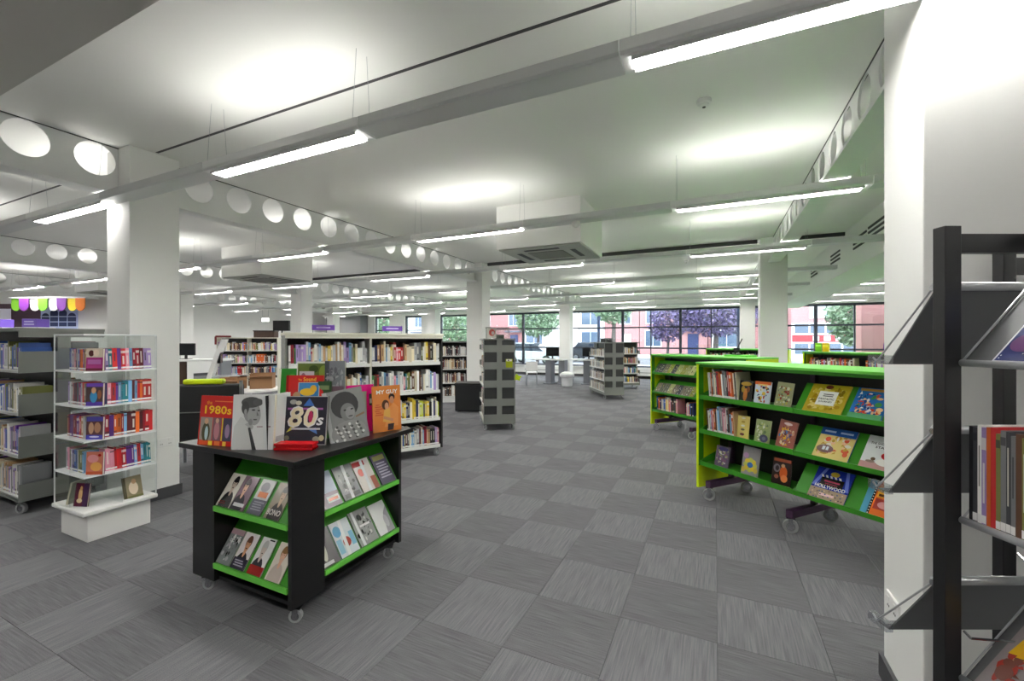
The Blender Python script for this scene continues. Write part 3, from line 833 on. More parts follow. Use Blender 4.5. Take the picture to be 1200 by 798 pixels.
cover_book('red cover titled The Sound with a blue and yellow picture on the green riser', (-2.485, 2.02, ZR), YAW, 0.1, 0.25, 0.18, 0.012, (192, 36, 34),
    [Rc(0, 0, 1, 1, (196, 38, 36)), Rc(0, 0, 0.07, 1, (150, 24, 24)), Tx('The', 0.32, 0.8, 0.42, 0.87, (240, 210, 60)), Tx('Sound', 0.46, 0.78, 0.8, 0.93, (246, 200, 60)), Rc(0.33, 0.12, 0.9, 0.74, (206, 206, 190)), Rc(0.35, 0.14, 0.88, 0.72, (56, 130, 190)), El(0.58, 0.38, 0.2, 0.14, (236, 196, 50)), El(0.74, 0.5, 0.09, 0.14, (230, 180, 50)), El(0.3, 0.26, 0.1, 0.13, (190, 150, 110)), Rc(0.4, 0.05, 0.86, 0.08, (226, 120, 80))])
cover_book('green book with grey page edge leaning at the back of the riser', (-2.73, 2.10, ZR), YAW + 0.12, 0.16, 0.165, 0.215, 0.035, (40, 128, 40),
    [Rc(0, 0, 1, 1, (38, 120, 36)), Rc(0, 0, 0.1, 1, (200, 204, 190)), El(0.55, 0.55, 0.2, 0.28, (60, 150, 52)), El(0.5, 0.2, 0.14, 0.1, (120, 170, 90)), Rc(0.8, 0.1, 0.88, 0.34, (214, 224, 206))])
cover_book('tall cover with green foliage photograph and pale figures at the back of the riser', (-2.56, 2.155, ZR), YAW - 0.02, 0.05, 0.24, 0.265, 0.018, (220, 222, 214),
    [Rc(0, 0, 1, 1, (228, 228, 222)), Rc(0.03, 0.5, 0.97, 0.95, (96, 116, 44)), El(0.8, 0.7, 0.14, 0.2, (140, 160, 60)), El(0.5, 0.8, 0.14, 0.1, (60, 80, 30)), Rc(0.08, 0.1, 0.52, 0.74, (196, 186, 190)), El(0.2, 0.4, 0.1, 0.3, (140, 104, 120)), Rc(0.6, 0.1, 0.97, 0.5, (90, 90, 60))])
cover_book('tall grey marbled book standing at the end of the green riser', (-2.40, 2.20, ZR), YAW + 0.12, 0.03, 0.135, 0.27, 0.03, (88, 90, 96),
    [Rc(0, 0, 1, 1, (128, 131, 138)), Rc(0, 0, 0.22, 1, (74, 80, 84))] + busy(23, (0, 0, 0), [(170, 172, 178), (100, 102, 110), (150, 152, 160)], 14)[1:] + [Rc(0.35, 0.05, 0.95, 0.35, (120, 92, 108))])
cover_book('small dark green cover leaning between red cover and grey marbled book', (-2.365, 2.08, ZR), YAW - 0.05, 0.05, 0.09, 0.14, 0.012, (40, 70, 40),
    [Rc(0, 0, 1, 1, (46, 78, 44)), Rc(0.15, 0.6, 0.85, 0.8, (120, 140, 90))])

# ---------------------------------------------------------------- clear acrylic book rack
AX, AY = -4.643, 1.845
rk = thing('acrylic_book_rack', 'clear acrylic paperback rack on a white plinth beside the column', 'book rack', (AX, AY, 0))
MB().box(-0.22, 0.22, -0.208, 0.208, 0, 0.213).build('plinth', WHITE, rk, bevel=0.003)
MB().box(-0.275, 0.258, -0.25, 0.248, 0.213, 0.247).build('plinth_top', PLASTW, rk, bevel=0.01)
AZ = [0.518, 0.795, 1.06, 1.335]
for z in AZ:
    MB().box(-0.26, 0.25, -0.24, 0.24, z - 0.012, z).build('shelf', ACRYLE, rk)
MB().box(-0.26, 0.25, -0.24, 0.24, 1.615, 1.626).build('top_panel', ACRYLE, rk)
MB().box(-0.255, 0.245, -0.004, 0.004, 0.247, 1.615).build('divider', ACRYL, rk)
MB().box(-0.004, 0.004, -0.235, 0.235, 0.247, 1.615).build('divider', ACRYL, rk)
for (x, y) in ((-0.256, -0.236), (0.246, 0.236), (-0.256, 0.236)):
    MB().box(x - 0.004, x + 0.004, y - 0.004, y + 0.004, 0.247, 1.615).build('corner_rod', ACRYLE, rk)
MB().box(-0.26, -0.256, -0.24, 0.24, 0.247, 1.615).build('side_panel', ACRYL, rk)
MB().box(-0.26, 0.25, 0.236, 0.24, 0.247, 1.615).build('side_panel', ACRYL, rk)
ordn = ['lowest', 'third', 'second', 'top']
for q, z in enumerate(AZ):
    w = 'acrylic rack, %s shelf' % ordn[q]
    g = 'romance paperbacks in the acrylic rack'
    # side towards -y: spines, closed by a face-out book end
    xe = 0.17
    x_used = row((AX - 0.2 + 0.02 * q, AY - 0.185), 0, 0.30, z, (0.165, 0.18), (0.012, 0.03), 0.11, P_ROM + P_PALE, w + ', narrow side', g, lean=0)
    # side towards +x
    row((AX + 0.19, AY - 0.09), math.pi / 2, 0.33, z, (0.165, 0.182), (0.014, 0.032), 0.11, P_ROM if q != 1 else ['red', 'crimson', 'orange', 'maroon', 'purple', 'sky blue', 'red'], w + ', long side', g, lean=0.05 if q in (0, 3) else 0)
    # face-out cover on the corner
    des = [
        [Rc(0, 0, 1, 1, (206, 120, 96)), El(0.4, 0.7, 0.34, 0.18, (226, 150, 150)), El(0.6, 0.35, 0.34, 0.2, (232, 170, 90)), El(0.8, 0.85, 0.1, 0.06, (170, 30, 30)), Rc(0, 0, 1, 0.14, (190, 84, 50))],
        [Rc(0, 0, 1, 1, (96, 62, 66)), Rc(0, 0.8, 1, 1, (78, 72, 160)), Rc(0, 0, 1, 0.2, (74, 70, 170)), El(0.3, 0.5, 0.16, 0.26, (196, 150, 120)), El(0.68, 0.52, 0.2, 0.24, (180, 130, 100)), El(0.5, 0.12, 0.3, 0.04, (200, 200, 230))],
        [Rc(0, 0, 1, 1, (80, 60, 60)), Rc(0, 0.84, 1, 1, (110, 70, 180)), Rc(0, 0, 1, 0.18, (86, 60, 160)), El(0.45, 0.4, 0.22, 0.26, (60, 140, 190)), El(0.45, 0.68, 0.14, 0.14, (210, 160, 120)), El(0.8, 0.5, 0.12, 0.2, (150, 90, 60))],
        [Rc(0, 0, 1, 1, (170, 60, 130)), Rc(0, 0.6, 1, 1, (214, 200, 180)), El(0.3, 0.78, 0.16, 0.14, (90, 50, 50)), El(0.6, 0.8, 0.18, 0.15, (230, 210, 190)), Rc(0.1, 0.3, 0.9, 0.5, (190, 110, 180)), Rc(0, 0, 1, 0.12, (110, 40, 60))]][q]
    cover_book(['orange sunset romance cover, acrylic rack lowest book shelf', 'blue romance cover with two faces, acrylic rack third shelf', 'purple romance cover with a blue dress, acrylic rack second shelf', 'pink romance cover with pale figures, acrylic rack top shelf'][q],
               (AX + 0.215, AY - 0.165, z), math.radians(90 - 62), 0.04, 0.125, 0.178, 0.02, (120, 70, 110), des, 'face-out romance covers in the acrylic rack')
cover_book('dark red romance cover with a golden couple, alone on the rack plinth', (AX + 0.05, AY - 0.19, 0.248), math.radians(20), 0.14, 0.12, 0.18, 0.014, (80, 22, 40),
    [Rc(0, 0, 1, 1, (78, 20, 44)), Rc(0.62, 0, 1, 1, (58, 26, 66)), El(0.42, 0.5, 0.14, 0.3, (214, 170, 120)), El(0.44, 0.78, 0.09, 0.1, (190, 140, 90)), El(0.4, 0.25, 0.2, 0.1, (226, 206, 160))])
cover_book('olive romance cover with pale figures leaning on the rack plinth', (AX + 0.2, AY + 0.1, 0.248), math.radians(72), 0.22, 0.125, 0.18, 0.014, (96, 90, 60),
    [Rc(0, 0, 1, 1, (140, 130, 100)), Rc(0, 0, 0.18, 1, (70, 66, 40)), El(0.55, 0.45, 0.24, 0.3, (226, 206, 180)), El(0.6, 0.75, 0.12, 0.12, (190, 150, 110)), Rc(0.2, 0.0, 1, 0.1, (110, 112, 70))], roll=-0.1)
cover_book('pale grey romance cover facing away on the rack plinth', (AX - 0.13, AY - 0.17, 0.248), math.radians(-60), 0.2, 0.12, 0.18, 0.014, (180, 182, 160), [Rc(0, 0, 1, 1, (196, 198, 180)), Rc(0.1, 0.6, 0.9, 0.8, (150, 160, 130))])
# ---------------------------------------------------------------- grey double-sided shelving on castors
def loc2w(o, yaw, x, y):
    return o[0] + x * math.cos(yaw) - y * math.sin(yaw), o[1] + x * math.sin(yaw) + y * math.cos(yaw)
def grey_unit(o, yaw, L, Wd, levels, top, label, backed=True):
    """x runs along the shelves from the end nearest to the viewer, y across"""
    r = thing('mobile_shelving', label, 'bookshelf', (o[0], o[1], 0), yaw, 'grey double-sided mobile shelving')
    z0 = levels[0]
    MB().box(0.0, L, -Wd / 2, Wd / 2, 0.118, z0 - 0.012).build('base', GREYM, r)
    MB().box(0.03, L - 0.03, -0.012, 0.012, z0 - 0.012, top).build('spine_panel', GREYD, r)
    for xe in (0.0, L - 0.02):
        MB().box(xe, xe + 0.02, -0.045, 0.045, z0 - 0.012, top).build('end_post', GREYM, r)
    MB().box(-0.01, L + 0.01, -Wd / 2, Wd / 2, top, top + 0.025).build('top_panel', GREYM, r)
    for z in levels:
        for s in (-1, 1):
            a, b = (0.012, Wd / 2) if s > 0 else (-Wd / 2, -0.012)
            MB().box(0.02, L - 0.02, a, b, z - 0.012, z).build('shelf', SHELFW, r)
            yl = Wd / 2 - 0.004 if s > 0 else -Wd / 2
            MB().box(0.02, L - 0.02, yl, yl + 0.004, z - 0.018, z + 0.012).build('shelf_lip', SHELFW, r)
            for xe in (0.0, L - 0.02):
                p0, p1 = (0.045, Wd / 2) if s > 0 else (-Wd / 2, -0.045)
                hz = (0.105 if backed else 0.175) if z > z0 else 0.12
                poly = [(p0, z - 0.02), (p1, z - 0.02), (p1, z + hz), (p0, z + hz)]
                MB().prism(poly, 0, xe + 0.002, xe + 0.018).build('end_bracket', GREYM, r)
    if backed:
        for s in (-1, 1):
            p0, p1 = (0.045, Wd / 2 - 0.015) if s > 0 else (-Wd / 2 + 0.015, -0.045)
            MB().box(0.024, 0.03, p0, p1, z0, top - 0.01).build('slot_dark_sheet', GREYD, r)  # added dark sheet, stands for the dim interior behind the end slots
            MB().box(0.002, 0.018, s * Wd / 2 - (0.012 if s > 0 else 0), s * Wd / 2 + (0 if s > 0 else 0.012), z0, top).build('edge_strip', GREYM, r)
    # header brackets below the top
    for s in ((-1, 1) if not backed else ()):
        p0, p1 = (0.045, Wd / 2) if s > 0 else (-Wd / 2, -0.045)
        MB().box(0.002, 0.018, p0, p1, top - 0.06, top).build('end_bracket', GREYM, r)
    for x in (0.08, L - 0.08):
        for y in (-Wd / 2 + 0.04, Wd / 2 - 0.04):
            caster(r, x, y, 0.045, 0.03, 0.4)
    return r

# left unit beside the acrylic rack
LO, LY = (-5.65, 1.925), math.pi
lv = [0.156, 0.531, 0.912, 1.30]
grey_unit(LO, LY, 1.9, 0.6, lv, 1.665, 'grey mobile shelving full of pale books beside the acrylic rack', False)
on4 = ['lowest', 'third', 'second', 'top']
for q, z in enumerate(lv):
    p = loc2w(LO, LY, 1.88, 0.265)
    row(p, 0.0, 1.83, z + 0.001, (0.2, 0.27), (0.016, 0.04), 0.2, P_PALE if q != 0 else P_PALE + ['cream', 'white', 'olive'], 'left grey shelving, %s shelf' % on4[q], 'books in the left grey shelving', keep=lambda x: x > 1.4, lean=0.02)
    p = loc2w(LO, LY, 0.03, -0.265)
    row(p, math.pi, 1.8, z + 0.001, (0.2, 0.27), (0.016, 0.04), 0.2, P_DULL, '', '', single=False, lean=0)

# middle unit seen end-on
MO, MY = (-3.41, 6.74), math.atan2(0.839, -0.545)
grey_unit(MO, MY, 1.1, 0.56, [0.16, 0.45, 0.77, 1.09, 1.39], 1.585, 'grey mobile shelving seen end-on with a clear display box on top')
for q, z in enumerate([0.16, 0.45, 0.77, 1.09, 1.39]):
    p = loc2w(MO, MY, 1.06, 0.245)
    row(p, MY + math.pi, 1.0, z + 0.001, (0.15, 0.2), (0.012, 0.03), 0.17, P_DULL + ['pink', 'purple', 'green'], 'end-on grey shelving', '', single=False, lean=0.03)
    p = loc2w(MO, MY, 0.04, -0.245)
    row(p, MY, 1.0, z + 0.001, (0.15, 0.2), (0.012, 0.03), 0.17, P_DULL, '', '', single=False, lean=0.03)
# leaning open magazines on the left face of that unit
for q, (x, z, cc) in enumerate(((0.06, 0.47, (180, 150, 130)), (0.2, 0.46, (120, 60, 80)), (0.08, 1.1, (200, 196, 180)))):
    px, py = loc2w(MO, MY, x + 0.09, 0.275)
    cover_book(['tan magazine propped on the left face of the end-on shelving', 'plum magazine propped on the left face of the end-on shelving', 'cream magazine propped on the left face of the end-on shelving'][q], (px, py, z), MY + math.pi, 0.1, 0.16, 0.22, 0.006, cc, busy(40 + q, cc, [(220, 215, 205), (90, 60, 70), (150, 140, 130)], 9), cat='magazine', name='magazine')
# things slotted in the end panel and on top
px, py = loc2w(MO, MY, -0.008, -0.17)
cover_book('lime and white leaflet in the end slot of the grey shelving', (px, py, 1.10), MY - math.pi / 2, 0.06, 0.12, 0.15, 0.004, (176, 190, 40), [Rc(0, 0, 1, 1, (160, 172, 40)), Rc(0.1, 0.75, 0.9, 0.98, (226, 226, 214)), El(0.4, 0.85, 0.12, 0.08, (90, 90, 80))], cat='leaflet', name='leaflet')
star = MB()
px, py = loc2w(MO, MY, 0.06, -0.3)
star.v = []
pts = []
for k in range(10):
    a = math.pi / 2 + k * math.pi / 5
    rr = 0.1 if k % 2 == 0 else 0.055
    pts.append((rr * math.cos(a), rr * math.sin(a) * 0.7))
star.prism(pts, 1, -0.003, 0.003)
o = star.build('shelf_marker', LIME, None, (px + 0.02, py - 0.01, 0.92), (0, 0, MY - math.pi / 2))
tag(o, 'lime star-shaped marker sticking out of the end-on grey shelving', 'marker')
bx = thing('display_box', 'clear acrylic display box with a red letter on the end-on shelving', 'display box', loc2w(MO, MY, 0.22, 0.02) + (1.611,), MY - math.pi / 2)
for a in ((-0.2, 0.2, -0.12, -0.115, 0, 0.19), (-0.2, 0.2, 0.115, 0.12, 0, 0.19), (-0.2, -0.195, -0.115, 0.115, 0, 0.19), (0.195, 0.2, -0.115, 0.115, 0, 0.19)):
    MB().box(*a).build('panel', ACRYL, bx)
MB().box(-0.205, 0.205, -0.125, 0.125, 0.19, 0.198).build('lid', mat('smoked_lid', rgb(110, 112, 108), 0.4), bx)
for sx in (-0.2, 0.0, 0.2):
    MB().box(sx - 0.004, sx + 0.004, -0.124, -0.12, 0, 0.19).build('edge_strip', mat('smoked_lid', rgb(110, 112, 108)), bx)
print_mesh(0.15, 0.17, [Rc(0, 0, 1, 1, (226, 220, 214)), El(0.5, 0.55, 0.36, 0.36, (206, 60, 48)), El(0.6, 0.5, 0.18, 0.2, (226, 220, 214))], bx, 'printed_card').location = (-0.1, -0.1, 0.01)
MB().box(-0.03, 0.12, -0.06, 0.02, 0.0, 0.07).build('trinket', mat('dark_green_item', rgb(60, 84, 60)), bx)

# two far units near the windows
FO, FYW = (-2.44, 11.62), math.radians(90 + 31)
grey_unit(FO, FYW, 1.45, 0.54, [0.2, 0.5, 0.82, 1.14], 1.5, 'grey mobile shelving packed with discs in front of the windows')
for q, z in enumerate([0.2, 0.5, 0.82, 1.14]):
    for s in (1, -1):
        p = loc2w(FO, FYW, 1.42 if s > 0 else 0.03, s * 0.24)
        row(p, FYW + (math.pi if s > 0 else 0), 1.38, z + 0.001, (0.18, 0.21), (0.012, 0.02), 0.15, P_DULL, '', '', single=False, lean=0.02)
F2, F2Y = (-3.55, 14.05), math.radians(31)
grey_unit(F2, F2Y, 1.4, 0.5, [0.2, 0.5, 0.82, 1.14], 1.5, 'grey mobile shelving half hidden behind the disc shelving by the windows')
for z in (0.2, 0.5, 0.82, 1.14):
    row(loc2w(F2, F2Y, 0.03, -0.23), F2Y, 1.32, z + 0.001, (0.17, 0.22), (0.012, 0.025), 0.15, P_MIX, '', '', single=False, lean=0.02)
for q, (x, y) in enumerate(((0.3, 0.05), (0.9, -0.02))):
    px, py = loc2w(FO, FYW, x, y)
    o = MB().box(-0.1, 0.1, -0.07, 0.07, 0, 0.11).build('storage_box', GREYD, None, (px, py, 1.526), (0, 0, FYW + 0.3 * q), bevel=0.004)
    tag(o, ['dark storage box on the near end of the disc shelving', 'dark storage box on the far end of the disc shelving'][q], 'box')
    MB().box(-0.104, 0.104, -0.074, 0.074, 0.085, 0.115).build('lid', CHAR, o)

# ---------------------------------------------------------------- tall two-bay bookcase
TA = math.radians(90 - 33.5)
TE = (-3.40, 4.95)
TL = 1.88
TO = (TE[0] - math.cos(TA) * TL, TE[1] - math.sin(TA) * TL)
tb = thing('tall_bookcase', 'tall cream two-bay bookcase packed with books behind the island', 'bookcase', (TO[0], TO[1], 0), TA)
TZ = [0.15, 0.518, 0.89, 1.275]
MB().box(-0.03, TL + 0.03, -0.02, 0.64, 1.635, 1.668).build('canopy', CREAM, tb, bevel=0.004)
MB().box(-0.02, TL + 0.02, -0.012, 0.0, 1.6, 1.635).build('canopy_rail', CREAM, tb)
MB().box(0.0, TL, 0.3, 0.32, 0.14, 1.635).build('back_panel', GREYD, tb)
MB().box(-0.02, 0.0, 0.0, 0.62, 0.11, 1.635).build('end_panel', GREYM, tb)
MB().box(TL, TL + 0.022, 0.0, 0.62, 0.11, 1.635).build('end_panel', GREYD, tb)
MB().box(TL / 2 - 0.012, TL / 2 + 0.012, 0.01, 0.3, 0.15, 1.635).build('upright', CREAM, tb)
for z in TZ:
    for b in (0, 1):
        x0, x1 = b * TL / 2 + 0.013, (b + 1) * TL / 2 - 0.013
        MB().box(x0, x1, 0.0, 0.3, z - 0.025, z).build('shelf', SHELFW, tb)
        MB().box(x0, x1, -0.004, 0.0, z - 0.03, z + 0.014).build('shelf_lip', SHELFW, tb)
        MB().box(x0, x1, 0.32, 0.61, z - 0.025, z).build('shelf', SHELFW, tb)
for x in (0.06, TL - 0.05):
    for y in (0.04, 0.56):
        caster(tb, x, y, 0.05, 0.032, 0.6)
TN = ['lowest', 'third', 'second', 'top']
TX0 = {3: 0.0, 2: 0.75, 1: 1.3, 0: 1.3}
for q, z in enumerate(TZ):
    for b in (0, 1):
        xs = b * TL / 2 + 0.016
        p = loc2w(TO, TA, xs, 0.03)
        colors = None
        row(p, TA, TL / 2 - 0.03, z + 0.001, (0.2, 0.29) if q else (0.2, 0.27), (0.016, 0.036), 0.2, P_MIX if not (q == 1 and b) else ['yellow', 'lime', 'cream', 'white', 'navy', 'black', 'yellow', 'pale grey'],
            'tall bookcase, %s shelf, %s bay' % (TN[q], ('first', 'second')[b]), 'books in the tall bookcase', keep=(lambda x, xs=xs, q=q: xs + x > TX0[q]), lean=0.015)
for q, (x, l) in enumerate(((0.42, 'small purple shelf sign above the first bay of the tall bookcase'), (1.28, 'small purple shelf sign above the second bay of the tall bookcase'))):
    px, py = loc2w(TO, TA, x, 0.25)
    s = thing('shelf_sign', l, 'sign', (px, py, 1.668), TA - 0.2, 'purple shelf signs')
    MB().box(-0.13, 0.13, -0.004, 0.004, 0.035, 0.1).build('plate', PURP, s)
    print_mesh(0.16, 0.016, lines(0, 1, 0, 1, 1, (214, 200, 240)), s, 'lettering').location = (0, -0.0042, 0.06)
    for sx in (-0.12, 0.12):
        MB().cyl((sx, 0.006, 0), (sx, 0.006, 0.11), 0.004, n=8).build('post', STEEL, s)
    MB().box(-0.13, 0.13, -0.03, 0.03, 0, 0.005).build('foot', STEEL, s)

# ---------------------------------------------------------------- green and lime children's shelving
def green_unit(o, yaw, nb, zs, top, label, slopes, endl=True):
    L = 0.95 * nb
    r = thing('childrens_shelving', label, 'bookshelf', (o[0], o[1], 0), yaw, 'green mobile shelving')
    MB().box(-0.03, L + 0.03, -0.03, 0.62, top - 0.022, top).build('top_panel', LGREEN, r, bevel=0.003)
    MB().box(0.0, L, 0.0, 0.02, top - 0.05, top - 0.022).build('top_rail', GREEN, r)
    MB().box(0.0, L, 0.29, 0.30, 0.2, top - 0.022).build('back_panel', BLACKM, r)
    for x in (-0.028, L):
        MB().box(x, x + 0.028, -0.02, 0.62, 0.075, top - 0.022).build('end_panel', LIME, r, bevel=0.002)
        MB().box(x + (0.0285 if x < 0 else -0.0005), x + (0.029 if x < 0 else 0.0), -0.02, 0.05, 0.3, top - 0.03).build('edge_band', GREEN, r)
    for b in range(nb):
        x0, x1 = b * 0.95 + 0.004, (b + 1) * 0.95 - 0.004
        for q, z in enumerate(zs):
            if slopes[b][q]:
                poly = [(0.0, z - 0.012), (0.18, z + 0.215), (0.17, z + 0.22), (-0.009, z - 0.003)]
                MB().prism(poly, 0, x0, x1).build('sloped_shelf', GREEN, r)
                MB().box(x0, x1, -0.02, -0.004, z - 0.02, z + 0.016).build('shelf_lip', GREEN, r)
            else:
                MB().box(x0, x1, 0.0, 0.285, z - 0.014, z).build('shelf', GREEN, r)
                MB().box(x0, x1, -0.012, 0.0, z - 0.022, z + 0.022).build('shelf_lip', GREEN, r)
            for xx in (x0, x1 - 0.008):
                MB().prism([(-0.01, z - 0.01), (0.27, z - 0.01), (0.27, z + 0.11), (0.02, z + 0.03)] if not slopes[b][q] else [(0.0, z - 0.012), (0.18, z - 0.012), (0.18, z + 0.215)], 0, xx, xx + 0.008).build('side_bracket', GREEN, r)
    for b in range(nb + 1):
        x = 0.15 if b == 0 else (b * 0.95 + (0.0 if b < nb else -0.15))
        MB().box(x - 0.03, x + 0.03, -0.06, 0.58, 0.125, 0.185).build('foot_beam', PURPLE_METAL, r, bevel=0.003)
        MB().box(x - 0.02, x + 0.02, 0.25, 0.29, 0.185, top - 0.03).build('upright', PURPLE_METAL, r)
        for y in (-0.045, 0.5):
            caster(r, x, y, 0.055, 0.034, 0.7)
    return r
GO, GY = (-0.14, 4.82), math.radians(-40)
GZ = [0.33, 0.655, 1.0]
green_unit(GO, GY, 2, GZ, 1.355, 'green children\'s shelving with lime end panel behind the right column', [[0, 0, 0], [1, 1, 1]])
GG = 'spine-out children\'s books in the green shelving'
row(loc2w(GO, GY, 0.05, 0.045), GY, 0.37, 1.001, (0.24, 0.295), (0.01, 0.022), 0.2, P_CHILD, 'green shelving, top shelf', GG, lean=0.1, kind='picture book')
row(loc2w(GO, GY, 0.05, 0.03), GY, 0.34, 0.656, (0.21, 0.27), (0.008, 0.02), 0.19, P_CHILD, 'green shelving, middle shelf', GG, lean=0.08, kind='picture book')
def g_face(x, z, w, h, label, spine, design, tilt=0.2, roll=0.0, yoff=0.06, dyaw=0.0):
    px, py = loc2w(GO, GY, x, yoff)
    cover_book(label, (px, py, z + 0.002), GY + dyaw, tilt, w, h, 0.012, spine, design, 'face-out children\'s books', roll)
def g_slope(x, q, w, h, label, spine, design):
    a = math.atan2(0.227, 0.18)
    t = 0.01
    y = -0.007 - math.sin(a) * (t + 0.002)
    px, py = loc2w(GO, GY, 0.95 + x, y)
    cover_book(label, (px, py, GZ[q] + math.cos(a) * (t + 0.002) + 0.003), GY, math.pi / 2 - a, w, h, t, spine, design, 'comic albums on the sloped green shelves')
BR = [(190, 60, 50), (230, 190, 70), (70, 110, 160), (230, 225, 210), (60, 50, 60)]
g_face(0.455, 1.0, 0.125, 0.2, 'black cover with a gold and orange figure on the top green shelf', (28, 24, 22), [Rc(0, 0, 1, 1, (30, 26, 24)), El(0.5, 0.85, 0.4, 0.1, (190, 150, 50)), El(0.5, 0.35, 0.16, 0.3, (180, 110, 40)), El(0.3, 0.6, 0.14, 0.16, (150, 120, 40)), El(0.7, 0.6, 0.12, 0.14, (120, 70, 30))], dyaw=0.1)
g_face(0.62, 1.0, 0.145, 0.205, 'pale blue cover with an orange title band on the top green shelf', (206, 216, 228), busy(2, (208, 216, 230), BR, 18, [Rc(0, 0.86, 1, 1, (224, 110, 50)), Rc(0.2, 0.82, 0.8, 0.88, (236, 206, 120))]), dyaw=0.05)
g_face(0.81, 1.0, 0.14, 0.215, 'olive patterned cover on the top green shelf', (150, 150, 110), busy(3, (156, 158, 118), [(206, 206, 170), (90, 96, 60), (180, 170, 90), (120, 130, 110), (150, 70, 60)], 22), roll=0.05)
g_face(0.42, 0.655, 0.125, 0.21, 'yellow cover with small pictures in a column on the middle green shelf', (226, 206, 110), [Rc(0, 0, 1, 1, (228, 208, 116)), Rc(0, 0, 0.16, 1, (214, 176, 70))] + [El(0.57, 0.9 - 0.17 * k, 0.14, 0.045, ((236, 230, 200), (190, 160, 70), (226, 226, 206), (120, 110, 80))[k]) for k in range(4)] + [El(0.55, 0.18, 0.16, 0.06, (100, 50, 50))], dyaw=0.25)
g_face(0.62, 0.655, 0.14, 0.205, 'green and white patterned cover with a dark disc on the middle green shelf', (160, 176, 120), busy(6, (150, 166, 110), [(214, 220, 196), (110, 130, 90), (196, 200, 160), (170, 180, 110)], 18, [El(0.66, 0.2, 0.28, 0.17, (84, 86, 110)), El(0.66, 0.2, 0.12, 0.08, (110, 112, 136))]))
g_face(0.825, 0.655, 0.15, 0.235, 'red cover with many small coloured figures on the middle green shelf', (170, 90, 76), busy(7, (168, 98, 84), [(206, 150, 120), (80, 120, 170), (226, 200, 160), (110, 60, 60), (230, 170, 60)], 24, [El(0.5, 0.88, 0.24, 0.05, (226, 196, 190))]), roll=0.1)
g_face(0.2, 0.33, 0.145, 0.2, 'violet cover with pale blossom shapes on the bottom green shelf', (92, 80, 110), busy(12, (104, 90, 112), [(190, 170, 180), (150, 150, 110), (206, 200, 196), (130, 90, 120)], 18, [El(0.55, 0.86, 0.36, 0.1, (70, 62, 120))]), dyaw=0.08, roll=0.02)
g_face(0.5, 0.33, 0.165, 0.255, 'grey cover with a yellow flower ring and blue centre on the bottom green shelf', (160, 158, 156), [Rc(0, 0, 1, 1, (156, 154, 154)), El(0.2, 0.68, 0.16, 0.1, (190, 150, 190))] + [El(0.5 + 0.26 * math.cos(k * 0.785), 0.36 + 0.17 * math.sin(k * 0.785), 0.15, 0.09, (222, 196, 60) if k % 2 else (196, 200, 90)) for k in range(8)] + [El(0.5, 0.36, 0.17, 0.1, (60, 110, 170)), El(0.1, 0.16, 0.14, 0.1, (214, 190, 90)), El(0.85, 0.2, 0.12, 0.1, (206, 180, 80))])
g_face(0.795, 0.33, 0.155, 0.225, 'black comic cover with a fiery orange figure on the bottom green shelf', (36, 26, 26), [Rc(0, 0, 1, 1, (46, 30, 28)), Rc(0.05, 0.86, 0.95, 0.97, (176, 80, 50)), El(0.6, 0.45, 0.2, 0.26, (214, 96, 40)), El(0.66, 0.25, 0.18, 0.14, (230, 130, 70)), El(0.24, 0.6, 0.18, 0.16, (120, 110, 116)), El(0.26, 0.6, 0.1, 0.1, (50, 40, 44)), El(0.56, 0.72, 0.1, 0.07, (220, 170, 120)), El(0.25, 0.28, 0.12, 0.08, (150, 90, 70))], dyaw=0.1)
OC = [(214, 190, 60), (170, 140, 30), (226, 206, 110), (140, 120, 30)]
g_slope(0.21, 2, 0.28, 0.27, 'mustard comic album titled Fantastic Journey on the upper sloped shelf', (190, 170, 40), busy(31, (190, 168, 44), OC, 60, [El(0.5, 0.87, 0.1, 0.07, (120, 60, 40)), Rc(0.3, 0.24, 0.78, 0.72, (240, 240, 232)), Tx('FANTASTIC', 0.34, 0.42, 0.74, 0.49, (40, 40, 40)), Tx('JOURNEY', 0.36, 0.32, 0.72, 0.39, (40, 40, 40)), Rc(0.42, 0.6, 0.68, 0.63, (90, 90, 90)), Rc(0.42, 0.54, 0.68, 0.57, (90, 90, 90))]))
g_slope(0.50, 2, 0.21, 0.27, 'blue comic album with scattered figures on the upper sloped shelf', (40, 110, 180), busy(32, (44, 112, 186), [(236, 236, 236), (210, 70, 50), (70, 150, 80), (240, 200, 150), (30, 80, 150), (20, 60, 130)], 26, [Rc(0.0, 0.0, 1, 0.16, (86, 160, 110)), Rc(0.1, 0.88, 0.9, 0.96, (200, 150, 80))]))
g_slope(0.74, 2, 0.2, 0.27, 'bright yellow comic album with orange shapes on the upper sloped shelf', (236, 180, 30), busy(33, (240, 190, 36), [(226, 96, 40), (250, 220, 90), (90, 60, 40), (240, 150, 50)], 14))
g_slope(0.27, 1, 0.25, 0.27, 'comic album with blue sky, sand and a pale car on the middle sloped shelf', (60, 100, 170), busy(34, (226, 206, 130), [(210, 90, 60), (230, 226, 210), (190, 150, 60), (236, 190, 150)], 20, [Rc(0, 0.76, 1, 1, (50, 92, 166)), Rc(0.1, 0.85, 0.42, 0.91, (190, 206, 236)), Rc(0.55, 0.85, 0.9, 0.91, (190, 206, 236)), El(0.3, 0.3, 0.24, 0.13, (120, 90, 90)), Rc(0.22, 0.26, 0.3, 0.38, (226, 232, 240)), Rc(0.33, 0.26, 0.4, 0.38, (226, 232, 240))]))
